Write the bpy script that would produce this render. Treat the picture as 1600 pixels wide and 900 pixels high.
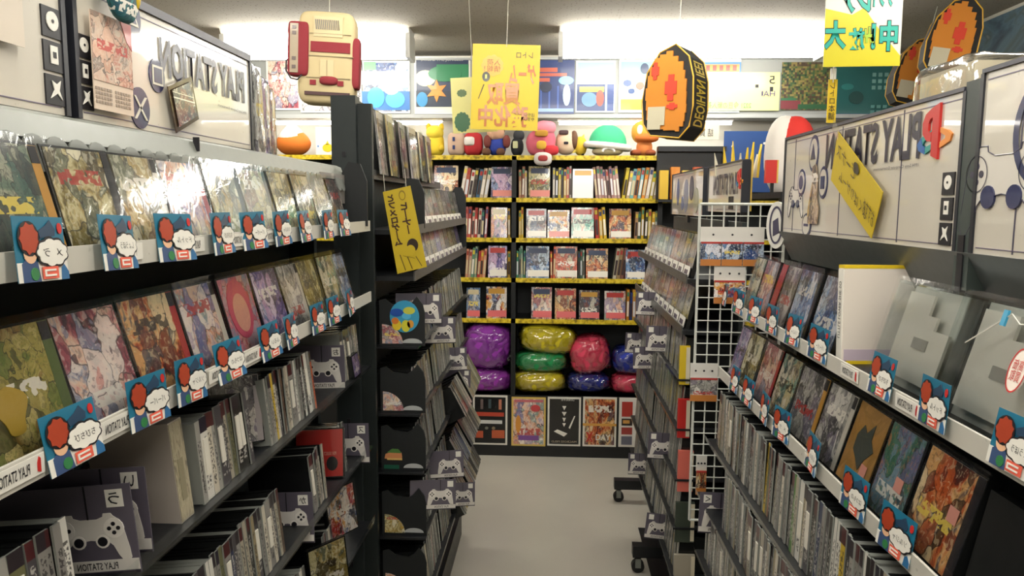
import bpy, bmesh, math, random
from mathutils import Vector, Matrix, Euler, noise as mnoise
rnd = random.Random(7)
scene = bpy.context.scene
col = scene.collection
for o in list(bpy.data.objects): bpy.data.objects.remove(o)
PI = math.pi

# ------------------------------------------------------------------ camera
FPX, VPX, VPY, ROLL, CAMZ = 1150.0, 862.0, 320.0, 0.012, 1.6
_cy = Vector((VPX-800, 450-VPY, -FPX)).normalized()
_cz = Vector((ROLL, 1, 0)); _cz = (_cz - _cz.dot(_cy)*_cy).normalized()
_cx = _cy.cross(_cz)
RW = Matrix((_cx, _cy, _cz))            # camera -> world
cd = bpy.data.cameras.new('camera'); cam = bpy.data.objects.new('camera', cd); col.objects.link(cam)
cd.sensor_width = 36; cd.lens = FPX/1600*36; cd.clip_start = .02
cam.matrix_world = Matrix.Translation((0, 0, CAMZ)) @ RW.to_4x4()
scene.camera = cam
def ray(px, py): return RW @ Vector(((px-800)/FPX, (450-py)/FPX, -1))
def at_x(px, py, X): d = ray(px, py); return Vector((0, 0, CAMZ)) + d*(X/d.x)
def at_y(px, py, Y): d = ray(px, py); return Vector((0, 0, CAMZ)) + d*(Y/d.y)
def ypx(px, X, py=450): return at_x(px, py, X).y

# ------------------------------------------------------------------ world, exposure
w = bpy.data.worlds.new('world'); scene.world = w; w.use_nodes = True
w.node_tree.nodes['Background'].inputs[0].default_value = (.9, .95, 1, 1)
w.node_tree.nodes['Background'].inputs[1].default_value = .15
vs = scene.view_settings
vs.view_transform = 'Standard'; vs.look = 'None'; vs.gamma = 1; vs.use_curve_mapping = False
vs.exposure = 0.7
LAMP = 12.0          # emission of every fluorescent diffuser, in view and added

# ------------------------------------------------------------------ material helpers
def srgb(h):
    if isinstance(h, str):
        c = [int(h[i:i+2], 16)/255 for i in (0, 2, 4)]
    else: c = h
    return tuple((x/12.92 if x <= .04045 else ((x+.055)/1.055)**2.4) for x in c) + (1,)
MATS = {}
def mat(name, color, rough=.5, metal=0, coat=0, emit=0, spec=.5, alpha=None):
    if name in MATS: return MATS[name]
    m = bpy.data.materials.new(name); m.use_nodes = True; MATS[name] = m
    b = m.node_tree.nodes['Principled BSDF']
    b.inputs['Base Color'].default_value = srgb(color); b.inputs['Roughness'].default_value = rough
    b.inputs['Metallic'].default_value = metal; b.inputs['Coat Weight'].default_value = coat
    b.inputs['Coat Roughness'].default_value = .035; b.inputs['Specular IOR Level'].default_value = spec
    if emit:
        b.inputs['Emission Color'].default_value = srgb(color); b.inputs['Emission Strength'].default_value = emit
    # light grain so that no surface is a flat tone
    nt = m.node_tree; n = nt.nodes.new('ShaderNodeTexNoise'); n.inputs['Scale'].default_value = 60
    tc = nt.nodes.new('ShaderNodeTexCoord'); nt.links.new(tc.outputs['Object'], n.inputs['Vector'])
    mp = nt.nodes.new('ShaderNodeMapRange'); mp.inputs['To Min'].default_value = max(0, rough-.06); mp.inputs['To Max'].default_value = min(1, rough+.06)
    nt.links.new(n.outputs['Fac'], mp.inputs['Value']); nt.links.new(mp.outputs['Result'], b.inputs['Roughness'])
    return m
class NT:
    def __init__(s, name):
        s.m = bpy.data.materials.new(name); s.m.use_nodes = True; s.t = s.m.node_tree; s.b = s.t.nodes['Principled BSDF']
        s.out = s.t.nodes['Material Output']
    def n(s, typ, **kw):
        x = s.t.nodes.new('ShaderNode'+typ)
        for k, v in kw.items():
            if k in x.inputs: x.inputs[k].default_value = v
            else: setattr(x, k, v)
        return x
    def l(s, a, b): s.t.links.new(a, b)
    def math(s, op, a, b=None, c=None):
        x = s.t.nodes.new('ShaderNodeMath'); x.operation = op
        for i, v in enumerate((a, b, c)):
            if v is None: continue
            if isinstance(v, (int, float)): x.inputs[i].default_value = v
            else: s.l(v, x.inputs[i])
        return x.outputs[0]
    def mix(s, f, a, b):
        x = s.t.nodes.new('ShaderNodeMix'); x.data_type = 'RGBA'
        for i, v in ((0, f), (6, a), (7, b)):
            if isinstance(v, (int, float, tuple)): x.inputs[i].default_value = v
            else: s.l(v, x.inputs[i])
        return x.outputs[2]
    def ramp(s, fac, stops, interp='LINEAR'):
        x = s.t.nodes.new('ShaderNodeValToRGB'); r = x.color_ramp; r.interpolation = interp
        while len(r.elements) < len(stops): r.elements.new(.5)
        for e, (p, c) in zip(r.elements, stops): e.position = p; e.color = srgb(c)
        s.l(fac, x.inputs[0]); return x.outputs[0]

def art(name, palette, scale=1.45, rough=.35, coat=.8, distort=1.6, figs=True, seed=0.0, title=True):
    """printed picture: patches of the palette with drawn outlines, different on every object"""
    q = NT(name)
    tc = q.n('TexCoord'); oi = q.n('ObjectInfo')
    sg = q.n('SeparateXYZ'); q.l(tc.outputs['Generated'], sg.inputs[0])
    r = q.math('MULTIPLY_ADD', oi.outputs['Random'], 37.0, seed)
    cb = q.n('CombineXYZ'); q.l(q.math('ADD', q.math('ADD', sg.outputs[0], sg.outputs[1]), r), cb.inputs[0]); q.l(q.math('MULTIPLY', r, .61), cb.inputs[1]); q.l(q.math('MULTIPLY_ADD', r, 1.7, sg.outputs[2]), cb.inputs[2])
    vec = cb.outputs[0]; k = len(palette)
    n1 = q.n('TexNoise', Scale=scale*1.1, Detail=3.0, Roughness=.6, Distortion=distort); q.l(vec, n1.inputs['Vector'])
    c = q.ramp(n1.outputs['Fac'], [(.32+.36*i/(k-1), p) for i, p in enumerate(palette)])
    if figs:
        wn = q.n('TexNoise', Scale=scale*2.6, Detail=2.0); q.l(vec, wn.inputs['Vector'])
        wv = q.n('VectorMath', operation='MULTIPLY_ADD'); q.l(wn.outputs['Color'], wv.inputs[0]); wv.inputs[1].default_value = (.28, .28, .28); q.l(vec, wv.inputs[2])
        st = q.n('VectorMath', operation='MULTIPLY'); q.l(wv.outputs[0], st.inputs[0]); st.inputs[1].default_value = (1.25, 1, .8)
        v = q.n('TexVoronoi', Scale=scale*1.9); q.l(st.outputs[0], v.inputs['Vector'])
        ve = q.n('TexVoronoi', Scale=scale*1.9, feature='DISTANCE_TO_EDGE'); q.l(st.outputs[0], ve.inputs['Vector'])
        sv = q.n('SeparateColor'); q.l(v.outputs['Color'], sv.inputs[0])
        c2 = q.ramp(sv.outputs[0], [(i/k, p) for i, p in enumerate(palette[::-1])], 'CONSTANT')
        c = q.mix(q.math('MULTIPLY', q.math('GREATER_THAN', sv.outputs[1], .35), .8), c, c2)
        hair = q.math('LESS_THAN', v.outputs['Distance'], .26)
        c3 = q.ramp(sv.outputs[2], [(i/k, p) for i, p in enumerate(palette[1:]+palette[:1])], 'CONSTANT')
        c = q.mix(q.math('MULTIPLY', hair, .85), c, c3)
        n3 = q.n('TexNoise', Scale=scale*9, Detail=3.0, Distortion=.8); q.l(vec, n3.inputs['Vector'])
        c = q.mix(q.math('MULTIPLY', q.math('GREATER_THAN', n3.outputs['Fac'], .58), .4), c, srgb(palette[-1])); c = q.mix(q.math('MULTIPLY', q.math('LESS_THAN', n3.outputs['Fac'], .40), .45), c, srgb(palette[0]))
        c = q.mix(q.math('MULTIPLY', q.math('LESS_THAN', ve.outputs['Distance'], .018), .7), c, srgb('1c181c'))
    if title and figs:
        tv = q.n('CombineXYZ'); q.l(q.math('MULTIPLY_ADD', sg.outputs[0], 9.0, r), tv.inputs[0]); q.l(q.math('MULTIPLY', sg.outputs[2], 13.0), tv.inputs[2])
        tn = q.n('TexNoise', Scale=1.0, Detail=1.0); q.l(tv.outputs[0], tn.inputs['Vector'])
        hi = q.math('ADD', q.math('MULTIPLY', q.math('FRACT', q.math('MULTIPLY', r, 5.3)), .68), .14)
        band = q.math('LESS_THAN', q.math('ABSOLUTE', q.math('SUBTRACT', sg.outputs[2], hi)), .075)
        mrg = q.math('LESS_THAN', q.math('ABSOLUTE', q.math('SUBTRACT', sg.outputs[0], .5)), .38)
        ink = q.math('MULTIPLY', q.math('MULTIPLY', band, mrg), q.math('GREATER_THAN', tn.outputs['Fac'], .47))
        c = q.mix(q.math('MULTIPLY', ink, .85), c, q.ramp(q.math('FRACT', q.math('MULTIPLY', r, 9.1)), [(0, 'f2ece0'), (.4, '1a1620'), (.6, 'b8302a'), (.8, 'f0d860')], 'CONSTANT'))
    q.l(c, q.b.inputs['Base Color'])
    q.b.inputs['Roughness'].default_value = rough; q.b.inputs['Coat Weight'].default_value = coat; q.b.inputs['Coat Roughness'].default_value = .08
    return q.m

PAL = {
 'gold': ['3a3020', '8c7a3c', 'd8cfa0', 'b49a58', '5f6a58', 'f0ead0'],
 'teal': ['20323a', '3d6b6b', '8fb0a0', 'c9b88c', '6a5a50', 'e6dcc8'],
 'pastel': ['6a6ea0', 'b9a4b8', 'e8c8b0', 'd8906a', '7f9a90', 'efe6dc'],
 'rose': ['4a2a3a', 'a04858', 'd89a90', 'e8c9b0', '8a90a8', 'f0e4da'],
 'blue': ['101a30', '25407a', '5a86b8', 'b8c8d8', '706878', 'e8e8ee'],
 'fire': ['2a1414', '7a2a1c', 'c8602c', 'e0b070', '4a4a58', 'f0dcb0'],
 'olive': ['242a1e', '56603a', 'a09050', 'c8b888', '7a4a30', 'e0d8b8'],
 'grey': ['2c2c30', '66646a', '9a9890', 'c4c0b8', '7a7080', 'e4e0d8'],
 'violet': ['2a1e40', '5a4a90', '9a86c0', 'd0a8c8', '6080a8', 'eee0ee'],
 'manga': ['18141c', 'b02a2a', 'e0a23a', 'e8e0d4', '2a4a8a', 'f4f0ea'],
 'night': ['08090e', '141a2a', '2c2a30', '6a2a20', '1e3a60', 'c8c0b0'],
}
ART = {k: art('printed_'+k, v, seed=i*3.1) for i, (k, v) in enumerate(PAL.items())}
ARTL = {k: art('poster_'+k, PAL[k], scale=1.6, rough=.3, coat=.3, seed=11+i) for i, k in enumerate(PAL)}

def spine_material(name, base_hex=None):
    """narrow printed spine: dark mark at the top, pale label with a column of marks"""
    q = NT(name); uv = q.n('UVMap'); sp = q.n('SeparateXYZ'); q.l(uv.outputs[0], sp.inputs[0])
    if base_hex is None:
        r = q.n('NewGeometry').outputs['Random Per Island']
        base = q.ramp(r, [(0, 'b9b3a6'), (.16, '7e7a74'), (.28, '2a2826'), (.42, 'a9a192'), (.52, '5f5a56'), (.64, 'c8c4ba'), (.70, '8a867c'),
                      (.78, '3f3c3e'), (.84, '988a6c'), (.89, 'b29a3a'), (.905, '7c2a22'), (.93, '4c5f86'), (.95, 'a4a098')], 'CONSTANT')
    else:
        r = q.n('ObjectInfo').outputs['Random']; base = srgb(base_hex)
    r2 = q.math('FRACT', q.math('MULTIPLY', r, 77.7))
    top = q.math('MULTIPLY', q.math('GREATER_THAN', sp.outputs[1], .82), q.math('GREATER_THAN', r2, .45))
    c = q.mix(top, base, q.ramp(r2, [(0, '2a2226'), (.7, '4a1c1e'), (.85, '241f2c')], 'CONSTANT'))
    cb = q.n('CombineXYZ'); q.l(q.math('MULTIPLY', sp.outputs[0], 3.0), cb.inputs[0]); q.l(q.math('MULTIPLY', sp.outputs[1], 26.0), cb.inputs[1]); q.l(q.math('MULTIPLY', r, 500.0), cb.inputs[2])
    nz = q.n('TexNoise', Scale=1.0, Detail=2.0); q.l(cb.outputs[0], nz.inputs['Vector'])
    mid = q.math('LESS_THAN', q.math('ABSOLUTE', q.math('SUBTRACT', sp.outputs[0], .5)), .30)
    rng = q.math('MULTIPLY', q.math('LESS_THAN', sp.outputs[1], .76), q.math('GREATER_THAN', sp.outputs[1], .12))
    ink = q.math('MULTIPLY', q.math('MULTIPLY', mid, rng), q.math('GREATER_THAN', nz.outputs['Fac'], .52))
    c = q.mix(q.math('MULTIPLY', ink, .85), c, srgb('2e2a2c' if base_hex is None or int(base_hex[:2], 16) > 90 else 'b8b4ac'))
    q.l(c, q.b.inputs['Base Color']); q.b.inputs['Roughness'].default_value = .3; q.b.inputs['Coat Weight'].default_value = .5
    return q.m
SPINE_COL = {'cream': 'c9c0ae', 'grey': '86827c', 'black': '24221f', 'beige': 'a89f8c', 'charcoal': '4a4648', 'white': 'd4d0c6', 'silver': '9a978f', 'tan': '968868', 'olive': '6a6848', 'brown': '5f4a38', 'navy': '2c3450', 'yellow': 'c8a828', 'red': 'a83028', 'orange': 'b85a34', 'green': '4a7a2c', 'blue': '3a4f88'}
SPINES = {k: spine_material('printed_spine_'+k, v) for k, v in SPINE_COL.items()}
SPINE_ST = spine_material('printed_spine_far')

def film(name, amount=.22, scale=14, bump=.5, tint='ffffff', k=1.2, dist=.01, rough=.07):
    """thin clear plastic: mostly see-through with crumpled reflections"""
    q = NT(name); q.t.nodes.remove(q.b)
    tc = q.n('TexCoord'); nz = q.n('TexNoise', Scale=float(scale), Detail=2.0, Distortion=1.5); q.l(tc.outputs['Object'], nz.inputs['Vector'])
    bp = q.n('Bump', Strength=bump, Distance=dist); q.l(nz.outputs['Fac'], bp.inputs['Height'])
    gl = q.n('BsdfGlossy', Roughness=rough); q.l(bp.outputs[0], gl.inputs['Normal'])
    tr = q.n('BsdfTransparent', Color=srgb(tint))
    fr = q.n('Fresnel', IOR=1.45); q.l(bp.outputs[0], fr.inputs['Normal'])
    mx = q.n('MixShader'); q.l(q.math('MINIMUM', q.math('MULTIPLY_ADD', fr.outputs[0], k, amount*.2), .8), mx.inputs[0])
    q.l(tr.outputs[0], mx.inputs[1]); q.l(gl.outputs[0], mx.inputs[2]); q.l(mx.outputs[0], q.out.inputs[0])
    return q.m
FILM = film('clear_sleeve', .05, 26, .06, k=.75); BAG = film('crinkled_bag', .4, 20, .12, k=1.6, dist=.01, rough=.09); ACRYL = film('clear_acrylic', .2, 2, .03, 'f8fbfb', k=.4)

BLACK = mat('black_steel', '15171a', .42); DARK = mat('dark_slate', '232a2a', .5); GREYM = mat('grey_steel', '7d8078', .4)
CASE = mat('dark_jewel_case', '191a1a', .22, spec=.6); CLEARCASE = mat('pale_jewel_case', '8a8c86', .18)
WHITE = mat('white_card', 'e6e2d8', .45); CREAM = mat('cream_card', 'd6ccb4', .5); PANEL = mat('glossy_grey_panel', 'cfc8ba', .3, coat=1)
INK = mat('black_ink', '16141a', .45); NAVY = mat('navy_ink', '232a55', .35, coat=.6); RED = mat('red_ink', 'c22a26', .4)
BLUE = mat('card_blue', '1c6f8c', .4, coat=.3); HAIR = mat('card_orange_red', 'a83c1e', .45); SKIN = mat('card_peach', 'e6b690', .5)
GREEN = mat('card_green', '2f7a44', .5); PRICE = mat('price_red', 'e2604a', .45); YEL = mat('yellow_card', 'c0a616', .5); YTAPE = None
PURPLEGREY = mat('divider_grey', '5b5560', .35, coat=.3); TEXTGREY = mat('text_grey', '4a4a52', .5)
ORANGE = mat('logo_orange', 'e08a3a', .4); TEALINK = mat('logo_teal', '2f8f86', .4); BLUEINK = mat('logo_blue', '2c5fa0', .4)

# ------------------------------------------------------------------ mesh helpers
class Geo:
    def __init__(s): s.v = []; s.f = []; s.m = []; s.uv = {}
    def add(s, v, f, m=0):
        b = len(s.v); s.v += [tuple(x) for x in v]
        for q in f: s.f.append(tuple(i+b for i in q)); s.m.append(m)
        return s
    def box(s, x0, x1, y0, y1, z0, z1, m=0, M=None):
        v = [Vector((x, y, z)) for x in (x0, x1) for y in (y0, y1) for z in (z0, z1)]
        if M: v = [M @ p for p in v]
        return s.add(v, [(0, 1, 3, 2), (4, 6, 7, 5), (0, 4, 5, 1), (2, 3, 7, 6), (0, 2, 6, 4), (1, 5, 7, 3)], m)
    def prism(s, pts, y0, y1, m=0):
        """outline in local x,z; extruded from y0 (front, smaller) to y1"""
        n = len(pts)
        v = [(x, y0, z) for x, z in pts] + [(x, y1, z) for x, z in pts]
        a = sum(pts[i][0]*pts[(i+1) % n][1]-pts[(i+1) % n][0]*pts[i][1] for i in range(n))
        idx = list(range(n)) if a > 0 else list(range(n))[::-1]
        f = [tuple(idx), tuple(i+n for i in idx[::-1])]
        for i in range(n):
            p, q = idx[i], idx[(i+1) % n]; f.append((q, p, p+n, q+n))
        return s.add(v, f, m)
    def tube(s, path, r, n=8, m=0, closed=False):
        path = [Vector(p) for p in path]; b = []; N = len(path)
        for i, p in enumerate(path):
            t = (path[(i+1) % N if closed else min(i+1, N-1)]-path[(i-1) % N if closed else max(i-1, 0)]).normalized()
            u = t.cross(Vector((0, 0, 1)));
            if u.length < .05: u = t.cross(Vector((1, 0, 0)))
            u.normalize(); w_ = t.cross(u)
            rr = r[i] if isinstance(r, (list, tuple)) else r
            b += [p + rr*(math.cos(2*PI*k/n)*u+math.sin(2*PI*k/n)*w_) for k in range(n)]
        f = []
        for i in range(N if closed else N-1):
            for k in range(n):
                j = (i+1) % N
                f.append((i*n+k, i*n+(k+1) % n, j*n+(k+1) % n, j*n+k))
        if not closed: f += [tuple(range(n))[::-1], tuple((N-1)*n+k for k in range(n))]
        return s.add(b, f, m)
    def ellipsoid(s, c, r, e=1.0, nu=20, nv=12, m=0, noise=0, M=None, fn=None, freq=18, ridge=0):
        c = Vector(c); v = []; f = []
        sg = lambda x, p: math.copysign(abs(x)**p, x)
        for j in range(nv+1):
            ph = -PI/2+PI*j/nv
            for i in range(nu):
                th = 2*PI*i/nu
                p = Vector((r[0]*sg(math.cos(ph), e)*sg(math.cos(th), e), r[1]*sg(math.cos(ph), e)*sg(math.sin(th), e), r[2]*sg(math.sin(ph), e)))
                if noise: p *= 1+noise*mnoise.noise(p*freq+c*5)
                if ridge: p *= 1+ridge*(.5-2*abs(mnoise.noise(p*freq+c*9))-.8*abs(mnoise.noise(p*freq*2.3+c*4)))
                if fn: p = fn(p)
                if M: p = M @ p
                v.append(c+p)
        for j in range(nv):
            for i in range(nu):
                f.append((j*nu+i, j*nu+(i+1) % nu, (j+1)*nu+(i+1) % nu, (j+1)*nu+i))
        return s.add(v, f, m)
    def mesh(s, name, mats, smooth=False):
        me = bpy.data.meshes.new(name); me.from_pydata(s.v, [], s.f)
        for x in (mats if isinstance(mats, (list, tuple)) else [mats]): me.materials.append(x)
        if any(s.m): me.polygons.foreach_set('material_index', s.m)
        if smooth: me.polygons.foreach_set('use_smooth', [True]*len(me.polygons))
        return me
def link(name, me, parent=None, loc=(0, 0, 0), rot=(0, 0, 0)):
    o = bpy.data.objects.new(name, me); col.objects.link(o); o.location = loc
    o.rotation_euler = rot
    if parent: o.parent = parent
    return o
def part(name, geo, m, parent=None, loc=(0, 0, 0), rot=(0, 0, 0), smooth=False):
    return link(name, geo.mesh(name, m, smooth), parent, loc, rot)
def tag(o, label, cat, group=None):
    o['label'] = label; o['category'] = cat
    if group: o['group'] = group
    return o
def thing(name, label, cat, loc=(0, 0, 0), rot=(0, 0, 0), group=None):
    return tag(link(name, None, None, loc, rot), label, cat, group)
def struct(name, geo, m): o = part(name, geo, m); o['kind'] = 'structure'; return o
def dup(root, loc, rot, label=None, group=None, skip=()):
    r = root.copy(); col.objects.link(r); r.location = loc; r.rotation_euler = rot
    if label: r['label'] = label
    if group: r['group'] = group
    for ch in root.children:
        if ch.name.split('.')[0] in skip: continue
        c = ch.copy(); col.objects.link(c); c.parent = r
        for g in ch.children:
            d = g.copy(); col.objects.link(d); d.parent = c
    return r
def B(*a, m=0): return Geo().box(*a, m=m)
def oval(rx, rz, n=28, cx=0, cz=0): return [(cx+rx*math.cos(2*PI*i/n), cz+rz*math.sin(2*PI*i/n)) for i in range(n)]
def rect(x0, x1, z0, z1): return [(x0, z0), (x1, z0), (x1, z1), (x0, z1)]
def slab(name, pts, m, parent, y0=-.0015, y1=0.0, loc=(0, 0, 0), rot=(0, 0, 0)):
    return part(name, Geo().prism(pts, y0, y1), m, parent, loc, rot)
_TX = {}
def text_mesh(s, width, height, m, mirror=True, bold=0.0, vertical=False):
    key = (s, round(width, 4), round(height, 4), m.name, mirror, bold)
    if key in _TX: return _TX[key]
    cu = bpy.data.curves.new('lettering', 'FONT'); cu.body = s; cu.size = 1; cu.resolution_u = 2; cu.offset = bold
    if '\n' in s: cu.space_line = .95
    ob = bpy.data.objects.new('lettering_tmp', cu); col.objects.link(ob)
    dg = bpy.context.evaluated_depsgraph_get(); dg.update()
    me = bpy.data.meshes.new_from_object(ob.evaluated_get(dg))
    bpy.data.objects.remove(ob)
    if not me.vertices: me.from_pydata([(0, 0, 0), (1, 0, 0), (1, 1, 0)], [], [(0, 1, 2)])
    xs = [v.co.x for v in me.vertices]; ys = [v.co.y for v in me.vertices]
    cx, cy = (min(xs)+max(xs))/2, (min(ys)+max(ys))/2; sx = width/max(1e-4, max(xs)-min(xs)); sy = height/max(1e-4, max(ys)-min(ys))
    for v in me.vertices: v.co = ((v.co.x-cx)*sx*(-1 if mirror else 1), 0, (v.co.y-cy)*sy)
    me.materials.clear(); me.materials.append(m); me.name = 'lettering'
    _TX[key] = me; return me
def lettering(s, w_, h_, m, parent, loc, mirror=True, bold=0.0, rot=(0, 0, 0), name='lettering'):
    return link(name, text_mesh(s, w_, h_, m, mirror, bold), parent, loc, rot)
LEFT, RIGHT = PI/2, -PI/2      # things on the left shelves face +X, on the right shelves -X

# ------------------------------------------------------------------ room
def ceiling_mat():
    q = NT('acoustic_tile'); tc = q.n('TexCoord'); mp = q.n('Mapping'); q.l(tc.outputs['Object'], mp.inputs[0]); mp.inputs['Scale'].default_value = (55, 90, 1)
    v = q.n('TexVoronoi', Scale=1.0); q.l(mp.outputs[0], v.inputs['Vector'])
    f = q.math('LESS_THAN', v.outputs['Distance'], .2)
    sv = q.n('SeparateColor'); q.l(v.outputs['Color'], sv.inputs[0]); f = q.math('MULTIPLY', f, q.math('GREATER_THAN', sv.outputs[0], .45))
    q.l(q.mix(f, srgb('a8a296'), srgb('5e5a4e')), q.b.inputs['Base Color']); q.b.inputs['Roughness'].default_value = .95; return q.m
def floor_mat():
    q = NT('vinyl_floor'); tc = q.n('TexCoord'); n = q.n('TexNoise', Scale=1.6, Detail=4.0); q.l(tc.outputs['Object'], n.inputs['Vector'])
    n2 = q.n('TexNoise', Scale=160.0, Detail=2.0); q.l(tc.outputs['Object'], n2.inputs['Vector'])
    c = q.ramp(n.outputs['Fac'], [(.3, 'b0aba0'), (.7, 'c2bdb0')]); c = q.mix(q.math('MULTIPLY', n2.outputs['Fac'], .25), c, srgb('8f8a80'))
    q.l(c, q.b.inputs['Base Color']); q.b.inputs['Roughness'].default_value = .32
    return q.m
XL, XR, YB, YF, CEIL = -2.15, 2.2, 4.9, -1.6, 2.56
struct('floor', B(XL, XR, YF, YB, -.05, 0), floor_mat())
struct('ceiling', B(XL, XR, YF, YB, CEIL, CEIL+.05), ceiling_mat())
WALLM = mat('painted_wall', 'bdb9ae', .8)
struct('wall_back', B(XL, XR, YB, YB+.05, 0, CEIL), WALLM)
struct('wall_left', B(XL-.05, XL, YF, YB, 0, CEIL), WALLM)
struct('wall_right', B(XR, XR+.05, YF, YB, 0, CEIL), WALLM)
struct('wall_front', B(XL, XR, YF-.05, YF, 0, CEIL), WALLM)

TUBE = mat('lit_fluorescent', 'fffcf4', .5, emit=LAMP)
FIXW = mat('white_fixture', 'e8e8e4', .35)
def fixture(x0, x1, y, label, z=CEIL):
    t = thing('fluorescent_fixture', label, 'ceiling light', ((x0+x1)/2, y, z), group='fluorescent fixtures on the ceiling')
    L = (x1-x0)/2
    g = Geo(); pr = [(-.085, 0), (.085, 0), (.06, -.035), (-.06, -.035)]
    g.add([(-L, a, b) for a, b in pr]+[(L, a, b) for a, b in pr], [(3, 2, 1, 0), (4, 5, 6, 7)]+[(i, (i+1) % 4, (i+1) % 4+4, i+4) for i in range(4)])
    part('housing', g, FIXW, t)
    pr = [(.075*math.cos(a), -.035-.12*math.sin(a)) for a in [PI*k/10 for k in range(11)]]; n = len(pr)
    g = Geo().add([(-L+.02, a, b) for a, b in pr]+[(L-.02, a, b) for a, b in pr], [tuple(range(n)), tuple(range(n, 2*n))[::-1]]+[(i+1, i, i+n, i+1+n) for i in range(n-1)])
    part('diffuser', g, TUBE, t)
    for s in (-1, 1): part('end_cap', B(s*L-.022 if s > 0 else -L-.003, s*L+.003 if s > 0 else -L+.022, -.08, .08, -.16, -.03), FIXW, t)
    return t
fixture(.03, 1.46, 4.2, 'long bright fluorescent light on the ceiling above the pixel-patterned hanging cushion')
fixture(-1.85, -.79, 4.2, 'bright fluorescent light on the ceiling behind the console-shaped hanging cushion')
fixture(-.7, .75, .7, 'unseen added fluorescent light on the ceiling over the near end of the aisle')  # out of view, added for general lighting
fixture(-.7, .75, 2.35, 'unseen fluorescent light added over the middle of the aisle to brighten it')  # unseen fixture added to brighten the floor and the dim shelf rows
fixture(-.7, .75, -.7, 'unseen added fluorescent light on the ceiling behind the viewer at the aisle entrance')  # added behind the camera, also for general lighting
fixture(-1.9, -.8, 1.9, 'unseen added fluorescent light on the ceiling over the left shelf backs'); fixture(.95, 2.0, 1.9, 'unseen added fluorescent light on the ceiling over the right shelf backs')  # unseen side fixtures, added as general fill

# ------------------------------------------------------------------ back wall: valance with posters, shelf lights
VY = 4.75
g = Geo(); g.box(XL, XR, VY+.012, YB, 2.165, 2.50)
val = thing('valance', 'long pale valance box along the back wall that carries the posters', 'valance', (0, VY, 2.165))
part('board', B(XL, XR, .012, YB-VY, 0, .35), mat('valance_grey', '9a9c98', .5), val)
part('ledge', B(XL, XR, -.03, YB-VY, -.022, 0), mat('ledge_grey', 'a8aaa8', .45), val)
part('trim_strip', B(XL, XR, -.01, .012, .338, .352), mat('ledge_grey', 'a8aaa8', .45), val)
def under_light(x0, x1, label):
    t = thing('shelf_light', label, 'light', ((x0+x1)/2, VY+.03, 2.14), group='slim tubes under the valance')
    L = (x1-x0)/2
    part('housing', B(-L, L, -.025, .025, -.012, .003), FIXW, t)
    part('tube', Geo().tube([(-L+.01, -.005, -.022), (L-.01, -.005, -.022)], .012, 10), mat('lit_slim_tube', 'fffaf0', .5, emit=9), t, smooth=True)
for a, b, lb in [(-1.9, -.70, 'slim lit tube under the valance above the orange and white drop-shaped plush'), (.03, 1.13, 'slim lit tube under the valance above the green domed plush')]: under_light(a, b, lb)

def poster_at(px0, py0, px1, py1, Y, m, label, extras=None, name='poster', group=None, border=None, dy=0.0):
    a = at_y(px0, py1, Y); b = at_y(px1, py0, Y); c = (a+b)/2; W = (b.x-a.x); Hh = (b.z-a.z)
    t = thing(name, label, 'poster', (c.x, Y, a.z), group=group)
    if border: part('border', B(-W/2, W/2, -.002+dy, .004, 0, Hh), border, t); i = .012
    else: i = 0
    part('print', B(-W/2+i, W/2-i, -.004+dy, .002, i, Hh-i), m, t)
    if extras: extras(t, W, Hh)
    return t
def ex_blocks(items):
    def f(t, W, Hh):
        for i, (x0, x1, z0, z1, m) in enumerate(items): slab('printed_block', rect(-W/2+x0*W, -W/2+x1*W, z0*Hh, z1*Hh), m, t, -.005-.0003*i, -.003)
    return f
def ex_ovals(items):
    def f(t, W, Hh):
        for i, (cx, cz, rx, rz, m) in enumerate(items): slab('printed_shape', oval(rx*W, rz*Hh, 20, -W/2+cx*W, cz*Hh), m, t, -.0085-.0003*i, -.003)
    return f
def both(*fs):
    def f(t, W, Hh):
        for x in fs: x(t, W, Hh)
    return f
C = lambda h, r=.4: mat('print_'+h, h, r, coat=.2)
PY = VY+.006
poster_at(418, 93, 468, 172, PY, ARTL['rose'], 'red and cream poster beside the drop-shaped plush corner', border=WHITE)
poster_at(470, 95, 566, 176, PY, ARTL['grey'], 'pale poster hidden behind the console-shaped cushion', border=WHITE)
poster_at(566, 95, 640, 177, PY, ARTL['blue'], 'light blue poster with white cloud shapes and deep blue bottom', both(ex_blocks([(0, 1, .55, .8, C('dfe9e6')), (0, 1, .06, .42, C('2f6fb0')), (.05, .3, .82, .98, C('6fbf7a'))]), ex_ovals([(.3, .3, .18, .2, C('3f9fd8')), (.7, .26, .2, .16, C('4ab0e0')), (.62, .55, .2, .2, C('d8dcc8'))])), border=WHITE)
poster_at(648, 88, 735, 178, PY, C('1b2b4a'), 'navy poster with green hill, orange star burst and white title line', both(ex_blocks([(.03, .97, .03, .12, C('e8dcc0')), (.03, .97, .12, .4, C('14253a')), (.4, .97, .6, .86, C('1f7a4a'))]), ex_ovals([(.2, .62, .18, .14, C('d8e0b0')), (.55, .7, .3, .14, C('1f7a4a')), (.14, .25, .1, .13, C('2a86b8')), (.8, .3, .14, .14, C('2a86b8'))]),
  lambda t, W, Hh: (slab('printed_shape', [(-.1*W+(.2 if k % 2 else .09)*W*math.cos(PI*k/6), .4*Hh+(.2 if k % 2 else .1)*Hh*math.sin(PI*k/6)) for k in range(12)], C('e08a2a'), t, -.0115, -.003), lettering('STAR & THE JUNGLES', W*.75, Hh*.05, WHITE, t, (0, -.0125, Hh*.93), False))), border=WHITE)
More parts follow.
